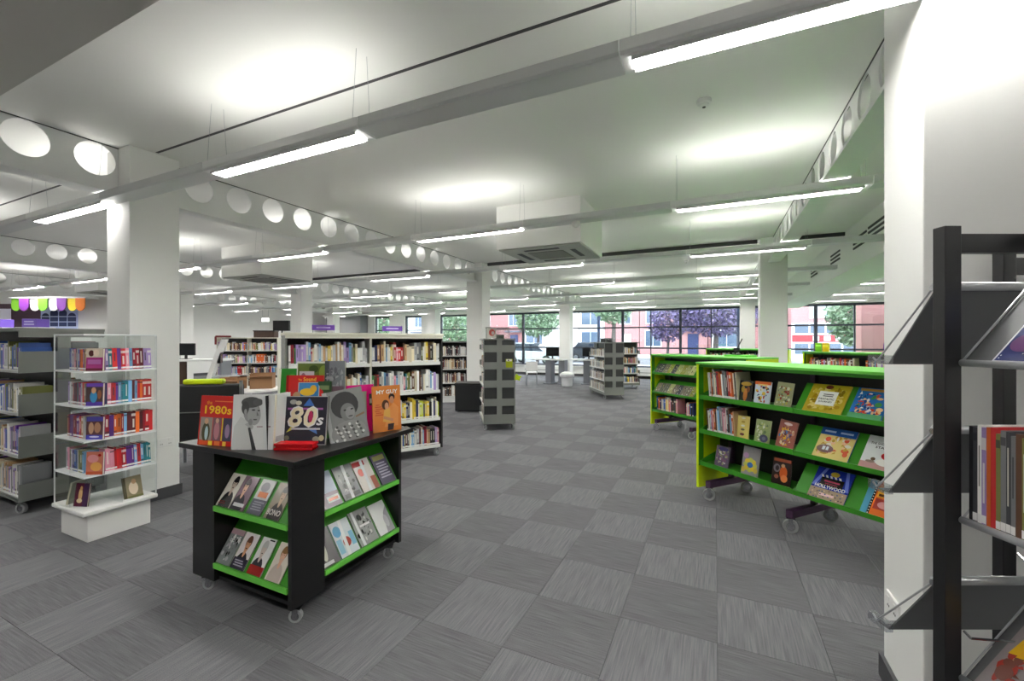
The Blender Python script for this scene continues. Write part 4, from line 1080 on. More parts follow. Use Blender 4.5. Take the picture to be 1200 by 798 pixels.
g_slope(0.585, 1, 0.24, 0.27, 'white comic album titled The Shooting Star on the middle sloped shelf', (222, 224, 222), [Rc(0, 0, 1, 1, (222, 226, 226)), Rc(0, 0, 1, 0.2, (196, 150, 150)), Tx('THE SHOOTING', 0.1, 0.74, 0.7, 0.81, (40, 40, 40)), Tx('STAR', 0.25, 0.63, 0.55, 0.7, (40, 40, 40)), El(0.66, 0.44, 0.2, 0.12, (206, 40, 44)), El(0.6, 0.46, 0.04, 0.025, (240, 240, 238)), El(0.7, 0.42, 0.05, 0.03, (240, 240, 238)), El(0.58, 0.24, 0.2, 0.1, (240, 238, 232)), El(0.3, 0.3, 0.06, 0.05, (110, 90, 70)), El(0.25, 0.22, 0.12, 0.04, (150, 130, 120))])
g_slope(0.24, 0, 0.26, 0.27, 'blue comic album titled Hollywood with a clapperboard on the bottom sloped shelf', (30, 50, 150), busy(36, (36, 54, 156), [(36, 54, 156)], 1, [Pg([(0.0, 0.4), (0.1, 0.4), (0.3, 1), (0.22, 1)], (110, 130, 220)), Pg([(0.9, 0.4), (1, 0.4), (0.86, 1), (0.78, 1)], (110, 130, 220)), Rc(0, 0, 1, 0.34, (170, 150, 130)), Rc(0.2, 0.44, 0.82, 0.7, (26, 22, 26)), Rc(0.3, 0.57, 0.72, 0.62, (170, 60, 90)), Rc(0.34, 0.5, 0.68, 0.53, (150, 60, 80)), Tx('HOLLYWOOD', 0.1, 0.36, 0.92, 0.47, (244, 244, 240)), El(0.52, 0.84, 0.12, 0.08, (196, 170, 60)), Rc(0.3, 0.12, 0.7, 0.2, (236, 200, 206))] + [Pg([(0.2 + 0.12 * k, 0.7), (0.26 + 0.12 * k, 0.7), (0.22 + 0.12 * k, 0.77), (0.16 + 0.12 * k, 0.77)], (230, 230, 226)) for k in range(5)] + [El(0.05 + 0.9 * ((k * 61) % 97) / 97, 0.03 + 0.26 * ((k * 37) % 89) / 89, 0.025, 0.02, ((110, 90, 90), (220, 190, 160), (90, 100, 140))[k % 3], n=7) for k in range(30)]))
g_slope(0.60, 0, 0.25, 0.27, 'orange comic album with black film strip edges on the bottom sloped shelf', (60, 140, 200), [Rc(0, 0, 1, 1, (84, 160, 190)), Rc(0.22, 0, 0.78, 1, (226, 110, 40)), Rc(0.16, 0, 0.22, 1, (30, 30, 34)), Rc(0.78, 0, 0.84, 1, (30, 30, 34)), Rc(0.26, 0.54, 0.74, 0.84, (240, 170, 50)), Rc(0.34, 0.73, 0.66, 0.8, (90, 50, 24)), Rc(0.45, 0.66, 0.55, 0.71, (90, 50, 24)), Rc(0.3, 0.57, 0.7, 0.64, (90, 50, 24)), Rc(0.26, 0.2, 0.74, 0.5, (170, 60, 50)), El(0.5, 0.34, 0.16, 0.1, (220, 150, 150)), El(0.92, 0.16, 0.08, 0.1, (226, 236, 230))] + [Rc(0.175, 0.03 + 0.08 * k, 0.205, 0.06 + 0.08 * k, (236, 236, 230)) for k in range(12)] + [Rc(0.795, 0.03 + 0.08 * k, 0.825, 0.06 + 0.08 * k, (236, 236, 230)) for k in range(12)])

# second green unit, further away
G2O, G2Y = (-1.02, 8.12), math.radians(-41.5)
green_unit(G2O, G2Y, 2, GZ, 1.33, 'green children\'s shelving with lime end panel standing further back', [[0, 1, 1], [0, 1, 1]])
row(loc2w(G2O, G2Y, 0.06, 0.04), G2Y, 0.5, 0.331, (0.2, 0.26), (0.012, 0.03), 0.18, P_MIX, 'further green shelving, bottom shelf', 'books in the further green shelving', lean=0.03, kind='picture book', single=False)
row(loc2w(G2O, G2Y, 0.75, 0.04), G2Y, 0.18, 0.331, (0.2, 0.24), (0.012, 0.03), 0.18, P_MIX, '', '', single=False)
a = math.atan2(0.227, 0.18)
for q in (1, 2):
    for k in range(9):
        x = 0.1 + 0.1 * k + (0.95 if k > 8 else 0)
        px, py = loc2w(G2O, G2Y, x, -0.007 - math.sin(a) * 0.008)
        cc = random.Random(q * 20 + k).choice([(150, 150, 80), (110, 112, 100), (170, 170, 120), (90, 90, 96), (206, 206, 150), (130, 120, 110)])
        cover_book('%s magazine %s, %s slope, further green shelving' % (['olive', 'grey', 'pale olive', 'dark grey', 'cream', 'taupe'][[(150, 150, 80), (110, 112, 100), (170, 170, 120), (90, 90, 96), (206, 206, 150), (130, 120, 110)].index(cc)], ['first', 'second', 'third', 'fourth', 'fifth', 'sixth', 'seventh', 'eighth', 'ninth'][k] + ' from lime panel', ['', 'middle', 'upper'][q]),
                   (px, py, GZ[q] + math.cos(a) * 0.008 + 0.004), G2Y, math.pi / 2 - a, 0.092, 0.2, 0.006, cc, busy(60 + q * 10 + k, cc, [(206, 206, 190), (90, 90, 90), (170, 170, 90)], 7), 'magazines on the further green shelving', cat='magazine', name='magazine')
# third green unit towards the right windows
G3O, G3Y = (1.62, 10.3), math.radians(-38)
green_unit(G3O, G3Y, 3, GZ, 1.355, 'green children\'s shelving beyond the far right column near the windows', [[0, 0, 0]] * 3)
for q, z in enumerate(GZ):
    for b in range(3):
        row(loc2w(G3O, G3Y, 0.95 * b + (0.06 if q else 0.2), 0.04), G3Y, 0.8, z + 0.001, (0.18, 0.25), (0.012, 0.03), 0.18, P_CHILD, '', '', single=False, lean=0.05)
G4O, G4Y = (-0.2, 13.2), math.radians(-12)
green_unit(G4O, G4Y, 2, GZ, 1.355, 'green children\'s shelving standing close to the window wall', [[0, 0, 0]] * 2)
row(loc2w(G4O, G4Y, 0.06, 0.04), G4Y, 1.7, 1.001, (0.18, 0.25), (0.012, 0.03), 0.18, P_MIX, '', '', single=False)
# small things on the green tops
o = MB().box(-0.2, 0.2, -0.1, 0.1, 0, 0.03).build('display_plinth', LGREEN, None, loc2w(G2O, G2Y, 1.55, 0.3) + (1.33,), (0, 0, G2Y), bevel=0.003)
tag(o, 'low green plinth on top of the further green shelving', 'plinth')
px, py = loc2w(G2O, G2Y, 1.5, 0.3)
st = thing('easel', 'small black easel on the low green plinth', 'easel', (px, py, 1.361), G2Y)
MB().box(-0.06, 0.06, -0.05, 0.05, 0, 0.015).build('foot', BLACKM, st)
MB().tube([(-0.04, 0, 0.015), (0.0, 0.02, 0.12), (0.06, 0.03, 0.24)], 0.008).build('arm', BLACKM, st)
MB().box(-0.05, 0.05, -0.015, 0.0, 0.05, 0.1).build('clip', BLACKM, st)
for q, (x, cc, l) in enumerate(((0.2, (120, 190, 40), 'green book standing on the far right green shelving'), (0.33, (232, 190, 40), 'yellow book standing on the far right green shelving'), (1.3, (80, 40, 130), 'narrow purple marker block on the far right green shelving'))):
    px, py = loc2w(G3O, G3Y, x, 0.1)
    cover_book(l, (px, py, 1.356), G3Y, 0.0, 0.12 if q < 2 else 0.1, 0.17, 0.03, cc, [Rc(0, 0, 1, 1, cc), Rc(0.1, 0.6, 0.9, 0.8, tuple(min(255, v + 40) for v in cc))])
# ---------------------------------------------------------------- black magazine rack close to the right column
# local x: sideways to the right, local y: forward, both along the rack's own axes
RL, RF = 1.30, 0.95
rpos = (FX * RF + RX * RL, FY * RF + RY * RL)
mr = thing('magazine_rack', 'black slotted-post magazine rack with sloping metal shelves by the right column', 'magazine rack', (rpos[0], rpos[1], 0), YAW)
def rb(x0, x1, y0, y1, z0, z1): return (x0 - RL, x1 - RL, y0 - RF, y1 - RF, z0, z1)
def rp(x, y, z): return (x - RL, y - RF, z)
def post(x0, x1, y0, y1, top):
    p = MB().box(*rb(x0, x1, y0, y1, 0.0, top)).build('post', BLACKM, mr, bevel=0.002)
    tm = MB()
    z = 0.1
    while z < top - 0.04:
        tm.box(*rb(x1, x1 + 0.003, y0 + 0.006, y0 + 0.016, z, z + 0.016)); z += 0.026
    tm.build('slot_teeth', BLACKM, p)
post(1.168, 1.213, 1.165, 1.20, 1.885)
post(1.655, 1.70, 1.455, 1.49, 1.885)
post(1.40, 1.44, 0.52, 0.56, 1.885)
MB().box(*rb(1.213, 2.02, 1.17, 1.195, 1.814, 1.864)).build('top_beam', BLACKM, mr)
MB().box(*rb(1.70, 2.1, 1.46, 1.485, 1.80, 1.855)).build('top_beam', BLACKM, mr)
MB().box(*rb(1.405, 1.435, 0.56, 1.165, 1.83, 1.87)).build('top_beam', BLACKM, mr)
MB().box(*rb(1.15, 2.02, 1.14, 1.22, 0.0, 0.05)).build('foot', BLACKM, mr)
MB().box(*rb(1.38, 1.46, 0.48, 1.14, 0.0, 0.05)).build('foot', BLACKM, mr)
MB().box(*rb(1.64, 2.1, 1.43, 1.51, 0.0, 0.05)).build('foot', BLACKM, mr)
for zt, zl in ((1.722, 1.50), (1.322, 1.095), (0.90, 0.665)):
    # shelf facing away, seen from behind
    a = rp(0, 1.205, zt); b = rp(0, 1.36, zl)
    sh = MB().prism([(a[1], a[2]), (a[1] + 0.003, a[2] + 0.003), (b[1] + 0.003, b[2] + 0.003), (b[1], b[2])][::-1], 0, 1.187 - RL, 2.0 - RL).build('sloped_sheet', CHAR, mr)
    MB().cyl(rp(1.18, 1.207, zt + 0.004), rp(2.0, 1.207, zt + 0.004), 0.012, n=12).build('rail', RAILS, mr, smooth=True)
    MB().box(*rb(1.187, 2.0, 1.36, 1.40, zl, zl + 0.003)).build('shelf_lip', CHAR, mr)
    for x in (1.178, 1.995):
        MB().tube([rp(x, 1.20, zt + 0.01), rp(x, 1.395, zl + 0.008), rp(x, 1.41, zl + 0.02)], 0.0028, n=6).build('support_wire', RAILS, mr)
        MB().cyl(rp(x - 0.008, 1.205, zt), rp(x + 0.008, 1.205, zt), 0.008, n=10).build('hook', CHROME, mr)
    MB().box(*rb(1.165, 1.187, 1.345, 1.415, zl + 0.001, zl + 0.028)).build('lip_clip', clear_mat('frosted_clip', (0.8, 0.82, 0.84), 0.25, 0.2) if zt > 1.7 else bpy.data.materials['frosted_clip'], mr)
for q, (zl, zt) in enumerate(((1.515, 1.715), (1.093, 1.30), (0.668, 0.87))):
    # shelves along the side facing the aisle
    if q == 1:
        MB().box(*rb(1.213, 1.41, 0.53, 1.16, zl - 0.01, zl - 0.007)).build('flat_shelf', CHAR, mr)
        MB().cyl(rp(1.40, 1.16, zl + 0.25), rp(1.40, 0.53, zl + 0.25), 0.008, n=10).build('back_rail', RAILS, mr, smooth=True)
    else:
        a = rp(1.216, 0, zl - 0.005); b = rp(1.395, 0, zt)
        MB().prism([(a[0], a[2]), (b[0], b[2]), (b[0] - 0.003, b[2] + 0.003), (a[0] - 0.003, a[2] + 0.003)], 1, 0.53 - RF, 1.16 - RF).build('sloped_sheet', CHAR, mr)
        MB().cyl(rp(1.40, 1.16, zt), rp(1.40, 0.53, zt), 0.011, n=12).build('rail', RAILS, mr, smooth=True)
    MB().cyl(rp(1.21, 1.162, zl), rp(1.21, 0.53, zl), 0.0095, n=12).build('rail', RAILS, mr, smooth=True)
    for y in (1.158, 0.535):
        MB().tube([rp(1.21, y, zl + 0.008), rp(1.39, y, zt + 0.012)], 0.0028, n=6).build('support_wire', RAILS, mr)
MB().tube([rp(1.213, 1.16, 0.795), rp(1.222, 1.15, 0.782), rp(1.345, 1.12, 0.79)], 0.003, n=6).build('hook_arm', CHROME, mr)
MB().tube([rp(1.70, 1.455, 0.86), rp(1.71, 1.44, 0.84), rp(1.86, 1.40, 0.80)], 0.004, n=6).build('hook_arm', CHROME, mr)
# graphic novels on the middle aisle-side shelf
x, y = FX * 1.155 + RX * 1.222, FY * 1.155 + RY * 1.222
row((x, y), YAW - math.pi / 2, 0.6, 1.088, (0.25, 0.268), (0.0085, 0.0125), 0.17, ['black'], 'magazine rack middle shelf', 'graphic novels in the magazine rack', lean=0.0, kind='graphic novel', keep=lambda x: x < 0.3, colors=['black', 'charcoal', 'white', 'lilac', 'orange', 'red', 'olive', 'grey', 'charcoal', 'grey', 'brown', 'olive', 'black', 'charcoal', 'black', 'navy', 'tan'])
def mr_cover(fwd, zl, w, h, label, spine, design):
    ang = math.atan2(0.2, 0.18)
    xx, zz = 1.216 - 0.008 * math.sin(ang) - 0.002, zl + 0.006
    px, py = FX * fwd + RX * xx, FY * fwd + RY * xx
    # cover faces local -x of the rack (towards the aisle): turn by -90 degrees
    cover_book(label, (px, py, zz), YAW - math.pi / 2, math.pi / 2 - ang, w, h, 0.006, spine, design, cat='magazine', name='magazine')
mr_cover(0.985, 1.515, 0.21, 0.265, 'magazine with a starry blue space cover on the top sloped rack shelf', (226, 228, 232),
    [Rc(0, 0, 1, 1, (232, 234, 238)), Rc(0.02, 0.02, 0.98, 0.98, (56, 62, 110)), El(0.5, 0.5, 0.4, 0.3, (110, 110, 170)), El(0.55, 0.5, 0.22, 0.2, (190, 190, 220)), El(0.55, 0.5, 0.1, 0.1, (244, 244, 250)), El(0.2, 0.25, 0.16, 0.12, (110, 70, 120)), El(0.2, 0.75, 0.14, 0.14, (70, 90, 150))]
    + [El(0.05 + 0.9 * ((k * 43) % 101) / 101, 0.05 + 0.9 * ((k * 67) % 103) / 103, 0.008, 0.007, (236, 236, 250), n=6) for k in range(50)])
mr_cover(1.035, 0.668, 0.2, 0.265, 'comic with golden spiky shapes and crowded figures on the lowest sloped rack shelf', (180, 170, 160),
    busy(77, (150, 140, 140), [(120, 70, 60), (206, 190, 180), (90, 80, 110), (170, 60, 50), (220, 200, 150)], 34, [Pg([(0.1, 0.9), (0.9, 0.9), (0.9, 0.7), (0.1, 0.7)], (140, 170, 200))] + [Pg([(0.1 + 0.08 * k, 0.45), (0.28 + 0.08 * k, 0.5), (0.16 + 0.1 * k, 0.86 - 0.03 * (k % 3))], (232, 180 - 8 * (k % 3), 40)) for k in range(8)]))

# ---------------------------------------------------------------- furniture in the left background
# far bookcase
BX, BYY = (-14.05, 8.28), math.radians(36)
BW = 1.72
bc = thing('bookcase', 'low cream bookcase with four full shelves near the far white wall', 'bookcase', (BX[0], BX[1], 0), BYY)
MB().box(-0.03, BW + 0.03, -0.02, 0.33, 1.64, 1.67).build('canopy', CREAM, bc)
MB().box(0, BW, 0.3, 0.32, 0.1, 1.64).build('back_panel', GREYD, bc)
for x in (-0.02, BW / 2 - 0.01, BW):
    MB().box(x, x + 0.02, 0.0, 0.3, 0.0, 1.64).build('upright', CREAM, bc)
for q, z in enumerate((0.14, 0.5, 0.87, 1.26)):
    for b in (0, 1):
        MB().box(b * BW / 2 + 0.01, (b + 1) * BW / 2 - 0.01, -0.004, 0.3, z - 0.025, z).build('shelf', SHELFW, bc)
        row(loc2w(BX, BYY, b * BW / 2 + 0.012, 0.03), BYY, BW / 2 - 0.03, z + 0.001, (0.2, 0.27), (0.018, 0.045), 0.2, P_MIX + P_DULL, '', '', single=False, lean=0.02)
MB().tube([(-0.03, -0.03, 1.45), (-0.03, -0.03, 1.7), (0.4, -0.03, 1.7)], 0.03, n=6).build('sign_frame', mat('dark_red_sign', rgb(120, 36, 36)), bc)
# dark bookcase behind the end-on unit
DX, DYY = (-6.55, 8.95), math.radians(36)
dc = thing('bookcase', 'dark framed bookcase with pale books behind the black pouffe', 'bookcase', (DX[0], DX[1], 0), DYY)
MB().box(-0.04, 1.04, -0.02, 0.32, 1.52, 1.56).build('canopy', GREYM, dc)
MB().box(0, 1.0, 0.3, 0.31, 0.1, 1.52).build('back_panel', BLACKM, dc)
for x in (-0.04, 1.0):
    MB().box(x, x + 0.04, -0.02, 0.31, 0.0, 1.52).build('upright', BLACKM, dc)
MB().box(0, 1.0, 0.01, 0.3, 0.0, 0.14).build('plinth', WHITE, dc)
for z in (0.16, 0.5, 0.85, 1.19):
    MB().box(0, 1.0, -0.004, 0.3, z - 0.022, z).build('shelf', SHELFW, dc)
    row(loc2w(DX, DYY, 0.02, 0.03), DYY, 0.95, z + 0.001, (0.2, 0.26), (0.015, 0.035), 0.2, P_DULL, '', '', single=False, lean=0.02)
# black cube pouffe
px, py = (-5.0, 8.42)
o = MB().box(-0.3, 0.3, -0.24, 0.24, 0.02, 0.6).build('pouffe', BLKFAB, None, (px, py, 0), (0, 0, math.radians(20)), bevel=0.02)
tag(o, 'black box-shaped pouffe between the tall bookcase and the end-on shelving', 'pouffe')
MB().box(-0.31, 0.31, -0.25, 0.25, 0.6, 0.635).build('lid', BLKFAB, o, bevel=0.01)
for sx in (-0.25, 0.25):
    for sy in (-0.19, 0.19):
        MB().cyl((sx, sy, 0), (sx, sy, 0.03), 0.02, n=8).build('foot', STEEL, o)

# black high-backed armchair behind the column
ar = thing('armchair', 'black leatherette armchair with steel legs behind the left column', 'armchair', (-5.6, 3.25, 0), math.radians(38))
MB().box(-0.5, 0.42, -0.3, -0.2, 0.42, 1.06).build('backrest', BLKFAB, ar, bevel=0.02)
MB().box(-0.5, 0.42, -0.312, -0.298, 0.735, 0.745).build('seam', GREYM, ar)
MB().box(-0.5, 0.42, -0.2, 0.4, 0.36, 0.5).build('seat', BLKFAB, ar, bevel=0.02)
for sx in (-0.5, 0.36):
    MB().box(sx, sx + 0.06, -0.2, 0.38, 0.5, 0.7).build('armrest', BLKFAB, ar, bevel=0.015)
for sx in (-0.48, 0.4):
    for sy in (-0.28, 0.38):
        MB().box(sx, sx + 0.03, sy - 0.03, sy, 0.0, 1.1 if (sy < 0 and sx > 0) else 0.42).build('leg', STEEL, ar)
o = MB().box(-0.22, 0.2, -0.05, 0.05, 0, 0.06).build('cushion', LIME, None, (-5.43, 3.07, 1.062), (0, 0, math.radians(38)), bevel=0.02)
tag(o, 'lime cushion lying on the back of the black armchair', 'cushion')

# curved white self-service kiosk
kx, ky = (-8.443, 5.092)
ks = thing('kiosk', 'curved white self-service kiosk behind the black armchair', 'kiosk', (kx, ky, 0), YAW + 0.5)
pts = [(-0.35 + 0.34 * t - 0.5 * t * (1 - t) * 0.5, 0.1 + 1.5 * t) for t in [i / 10 for i in range(11)]]
pl = pts + [(x + 0.07, z) for x, z in pts[::-1]]
MB().prism(pl[::-1], 1, -0.3, 0.3).build('curved_panel', PLASTW, ks)
MB().prism([(-0.34, 0.0), (0.3, 0.0), (0.25, 0.11), (-0.3, 0.11)], 1, -0.3, 0.3).build('base', CHAR, ks)
MB().box(-0.2, 0.25, -0.26, 0.26, 0.85, 0.9).build('counter', mat('kiosk_grey', rgb(150, 152, 154)), ks)
MB().box(-0.08, -0.03, -0.2, 0.2, 1.15, 1.45).build('screen', mat('screen_black', rgb(22, 24, 28), 0.2), ks)
MB().prism([(-0.1, 0.1), (0.28, 0.1), (0.05, 0.85), (0.0, 0.85)], 1, -0.05, 0.05).build('bracket', mat('kiosk_grey', rgb(150, 152, 154)), ks)

# reception desk, monitors and boxes on the far left
dx, dy = (-12.622, 6.774)
dk = thing('desk', 'pale reception desk with brown modesty panel by the left wall', 'desk', (dx, dy, 0), YAW + 0.2)
MB().box(-0.9, 0.9, -0.35, 0.35, 1.03, 1.08).build('worktop', PLASTW, dk)
MB().box(-0.8, 0.0, -0.25, -0.2, 0.05, 1.03).build('modesty_panel', mat('dark_walnut', rgb(66, 44, 34), 0.5, noise=0.2), dk)
for sx in (-0.85, 0.8):
    MB().box(sx, sx + 0.05, -0.3, 0.3, 0, 1.03).build('leg', STEEL, dk)
def monitor(x, y, z, yaw, label):
    m = thing('monitor', label, 'monitor', (x, y, z), yaw, 'computer monitors')
    MB().box(-0.24, 0.24, -0.02, 0.02, 0.1, 0.42).build('screen', BLACKM, m, bevel=0.006)
    MB().box(-0.22, 0.22, -0.022, -0.02, 0.12, 0.4).build('panel', mat('screen_black', rgb(22, 24, 28), 0.2), m)
    MB().box(-0.03, 0.03, 0.0, 0.03, 0.01, 0.15).build('stand', BLACKM, m)
    MB().box(-0.12, 0.12, -0.08, 0.08, 0, 0.012).build('foot', BLACKM, m)
monitor(dx - 0.15, dy - 0.05, 1.08, YAW + 0.1, 'brown-black monitor on the reception desk')
cm_ = mat('cardboard', rgb(150, 112, 78), 0.8, noise=0.08, nscale=10)
tx, ty = (-7.222, 4.782)
tt = thing('round_table', 'round white table holding cardboard boxes behind the island', 'table', (tx, ty, 0), YAW)
MB().lathe([(0.5, 0.72), (0.5, 0.75)], 32).build('table_top', PLASTW, tt)
MB().cyl((0, 0, 0.02), (0, 0, 0.72), 0.04, n=14).build('column', STEEL, tt)
MB().lathe([(0.28, 0), (0.27, 0.015), (0.05, 0.03)], 24).build('base', STEEL, tt)
for q, (ox, oy, w_, h_, l) in enumerate(((-0.22, -0.05, 0.3, 0.2, 'open brown cardboard box at one end of the round white table'), (0.14, 0.1, 0.34, 0.26, 'larger brown cardboard box at the other end of the round white table'))):
    p = (tx + ox * RX - oy * RY * 0, ty + ox * RY + oy)
    b = MB().box(-w_ / 2, w_ / 2, -0.13, 0.13, 0, 0.006)
    b.box(-w_ / 2, w_ / 2, -0.13, -0.124, 0.006, h_).box(-w_ / 2, w_ / 2, 0.124, 0.13, 0.006, h_).box(-w_ / 2, -w_ / 2 + 0.006, -0.124, 0.124, 0.006, h_).box(w_ / 2 - 0.006, w_ / 2, -0.124, 0.124, 0.006, h_)
    o = b.build('cardboard_box', cm_, None, (p[0], p[1], 0.751), (0, 0, YAW + 0.3 * q))
    tag(o, l, 'box')
    MB().box(-w_ / 2, w_ / 2, -0.22, -0.126, h_ - 0.05, h_ - 0.045).build('flap', cm_, o)
# dark cabinet, exit sign, dark doorway
cx_, cy_ = (-16.924, 11.934)
cb = thing('cabinet', 'dark wooden cabinet beyond the cream bookcase', 'cabinet', (cx_, cy_, 0), YAW + 0.1)
MB().box(-0.4, 0.4, -0.2, 0.2, 0.0, 1.95).build('body', mat('dark_walnut', rgb(66, 44, 34)), cb)
for sx in (-0.395, 0.005):
    d_ = MB().box(sx, sx + 0.39, -0.215, -0.2, 0.05, 1.9).build('door', mat('dark_walnut', rgb(66, 44, 34)), cb)
    MB().box(sx + (0.34 if sx < 0 else 0.03), sx + (0.355 if sx < 0 else 0.045), -0.23, -0.215, 0.9, 1.1).build('handle', STEEL, d_)
MB().box(-0.42, 0.42, -0.22, 0.21, 1.95, 1.99).build('top', BLACKM, cb)
ex, ey = (-18.84, 13.243)
sg = thing('hanging_sign', 'small white illuminated sign hanging above the dark cabinet', 'sign', (ex, ey, 2.45), YAW)
MB().box(-0.16, 0.16, -0.03, 0.03, 0, 0.16).build('face', mat('sign_face', (0.95, 0.96, 0.96), 0.5, emit=1.2), sg)
for sx in (-0.14, 0.14):
    MB().cyl((sx, 0, 0.16), (sx, 0, 0.97), 0.006, n=6).build('rod', STEEL, sg)
ex, ey = (-17.253, 12.884)
sg = thing('overhead_screen', 'black overhead screen on a pole near the far white wall', 'screen', (ex, ey, 0), YAW)
MB().box(-0.35, 0.35, -0.06, 0.06, 2.0, 2.45).build('screen', BLACKM, sg)
MB().cyl((0, 0.03, 0), (0, 0.03, 2.0), 0.03, n=8).build('pole', BLACKM, sg)
MB().lathe([(0.3, 0), (0.28, 0.03)], 16).build('base', BLACKM, sg)
o = MB().lathe([(0.02, -0.1), (0.06, -0.07), (0.07, -0.02), (0.05, 0.0)], 14).build('dome_camera', BLACKM, None, (-14.141, 8.27) + (ZC,))
tag(o, 'black dome camera on the ceiling above the far white wall', 'camera')
MB().lathe([(0.075, -0.012), (0.075, 0.0)], 16).build('mount_ring', PLASTW, o)

# ---------------------------------------------------------------- children's corner on the far left
bw = mat('purple_brick', rgb(92, 70, 84), 0.8, noise=0.25, nscale=6)
KX, KY = -15.75, 5.30
kw = thing('mural_panel', 'dark brick print panel with a blue arched window mural', 'panel', (KX, KY, 0), YAW)
MB().box(-2.6, -0.42, 0.0, 0.05, 0.0, 2.55).build('board', bw, kw)
MB().box(-0.42, 1.4, 0.0, 0.05, 0.0, 2.75).build('board', WHITE, kw)
MB().box(-1.62, -1.33, -0.01, 0.0, 1.9, 2.42).build('window_print', mat('pale_window', rgb(236, 234, 246), 0.5), kw)
nav = mat('mural_navy', rgb(34, 48, 92), 0.5)
pb = mat('mural_pale_blue', rgb(196, 210, 240), 0.5)
MB().box(-0.52, 0.45, -0.02, 0.0, 1.88, 2.46).build('mural_board', pb, kw)
for q, (x0, x1) in enumerate(((-0.49, -0.29), (-0.265, -0.06), (-0.03, 0.175), (0.2, 0.42))):
    r_ = (x1 - x0) / 2
    zt_ = 2.2 if q in (0, 3) else 2.3
    pts = [(x0, 1.95), (x1, 1.95), (x1, zt_)] + [(x0 + r_ + r_ * math.cos(t), zt_ + r_ * math.sin(t)) for t in [math.pi * i / 10 for i in range(1, 10)]] + [(x0, zt_)]
    MB().prism(pts, 1, -0.026, -0.02).build('arch', nav, kw)
for z_ in (2.06, 2.2):
    MB().box(-0.52, 0.45, -0.03, -0.02, z_, z_ + 0.02).build('rail', pb, kw)
drc = [(128, 196, 50), (130, 60, 160), (236, 236, 232), (110, 180, 50), (236, 236, 232), (120, 60, 150), (232, 210, 40), (236, 130, 30)]
aw = thing('scalloped_awning', 'awning of green, purple, white, yellow and orange scallops above the mural', 'awning', (KX, KY, 2.42), YAW)
for q, c in enumerate(drc):
    x0 = -0.98 + 0.243 * q
    pts = [(x0, 0.25), (x0, 0.06)] + [(x0 + 0.12 - 0.12 * math.cos(t), 0.06 - 0.14 * math.sin(t)) for t in [math.pi * i / 8 for i in range(1, 8)]] + [(x0 + 0.24, 0.06), (x0 + 0.24, 0.25)]
    MB().prism(pts, 1, -0.3 - 0.04 * (q % 2), -0.28 - 0.04 * (q % 2)).build('scallop', mat('scallop_%d' % q, rgb(*c), 0.6), aw)
MB().box(-1.0, 1.0, -0.34, -0.002, 0.25, 0.28).build('awning_board', PLASTW, aw)
for q, (x, y, w_, h_, l) in enumerate(((-16.1, 4.365, 0.2, 0.2, 'small purple box on a ledge by the brick print panel'), (-15.082, 4.623, 0.36, 0.2, 'purple storage crate in front of the blue arched mural'))):
    s = thing('storage_crate', l, 'crate', (x, y, 0), YAW)
    MB().box(-w_ / 2, w_ / 2, -0.15, 0.15, 1.9, 1.9 + h_).build('crate', mat('crate_purple', rgb(120, 92, 196), 0.5), s, bevel=0.01)
    MB().box(-w_ / 2 - 0.1, w_ / 2 + 0.1, -0.2, 0.2, 1.82, 1.9).build('ledge', PLASTW, s)
    for sx in (-w_ / 2, w_ / 2):
        MB().box(sx - 0.02, sx + 0.02, -0.15, 0.15, 0, 1.82).build('leg', STEEL, s)
    print_mesh(w_ * 0.7, 0.1, lines(0, 1, 0, 1, 2, (206, 200, 240)), s, 'label_print').location = (0, -0.1505, 1.95)

# ---------------------------------------------------------------- computer desks by the windows
for q, (x, y) in enumerate(((-5.457, 15.004), (-4.127, 15.298))):
    t_ = thing('desk', ['grey computer desk left of the white window column', 'grey computer desk right of the white window column'][q], 'desk', (x, y, 0), 0)
    MB().box(-0.65, 0.55, -0.35, 0.35, 0.86, 0.9).build('worktop', PLASTW, t_)
    for sx in (-0.15, 0.35):
        MB().box(sx, sx + 0.22, -0.2, 0.2, 0.04, 0.86).build('pedestal', mat('desk_grey', rgb(126, 128, 136), 0.5), t_)
        MB().box(sx - 0.05, sx + 0.27, -0.3, 0.3, 0.0, 0.04).build('foot', mat('desk_grey', rgb(126, 128, 136)), t_)
    monitor(x + (0.05 if q == 0 else 0.0), y, 0.9, 0.35 - 0.4 * q, ['black monitor on the desk left of the white window column', 'black monitor on the desk right of the white window column'][q])
x, y = (-5.451, 14.454)
ch = thing('mesh_chair', 'pale wire chair tucked under the left computer desk', 'chair', (x - 0.35, y - 0.5, 0), 0.4)
MB().box(-0.2, 0.2, -0.2, 0.2, 0.45, 0.48).build('seat', PLASTW, ch)
MB().box(-0.2, 0.2, -0.2, -0.18, 0.55, 0.85).build('backrest', PLASTW, ch)
for sx in (-0.18, 0.18):
    for sy in (-0.18, 0.18):
        MB().cyl((sx, sy, 0), (sx, sy, 0.45 if sy > 0 else 0.6), 0.012, n=8).build('leg', STEEL, ch)
x, y = (-4.621, 14.292)
o = MB().lathe([(0.17, 0.0), (0.18, 0.02), (0.2, 0.3), (0.25, 0.34), (0.25, 0.42), (0.22, 0.44)], 20).build('waste_bin', mat('bin_pale', rgb(206, 207, 210), 0.5), None, (x, y, 0))
tag(o, 'pale round bin at the foot of the white window column', 'bin')
MB().lathe([(0.2, 0.44), (0.19, 0.47), (0.1, 0.5)], 20).build('bin_lid', PLASTW, o)
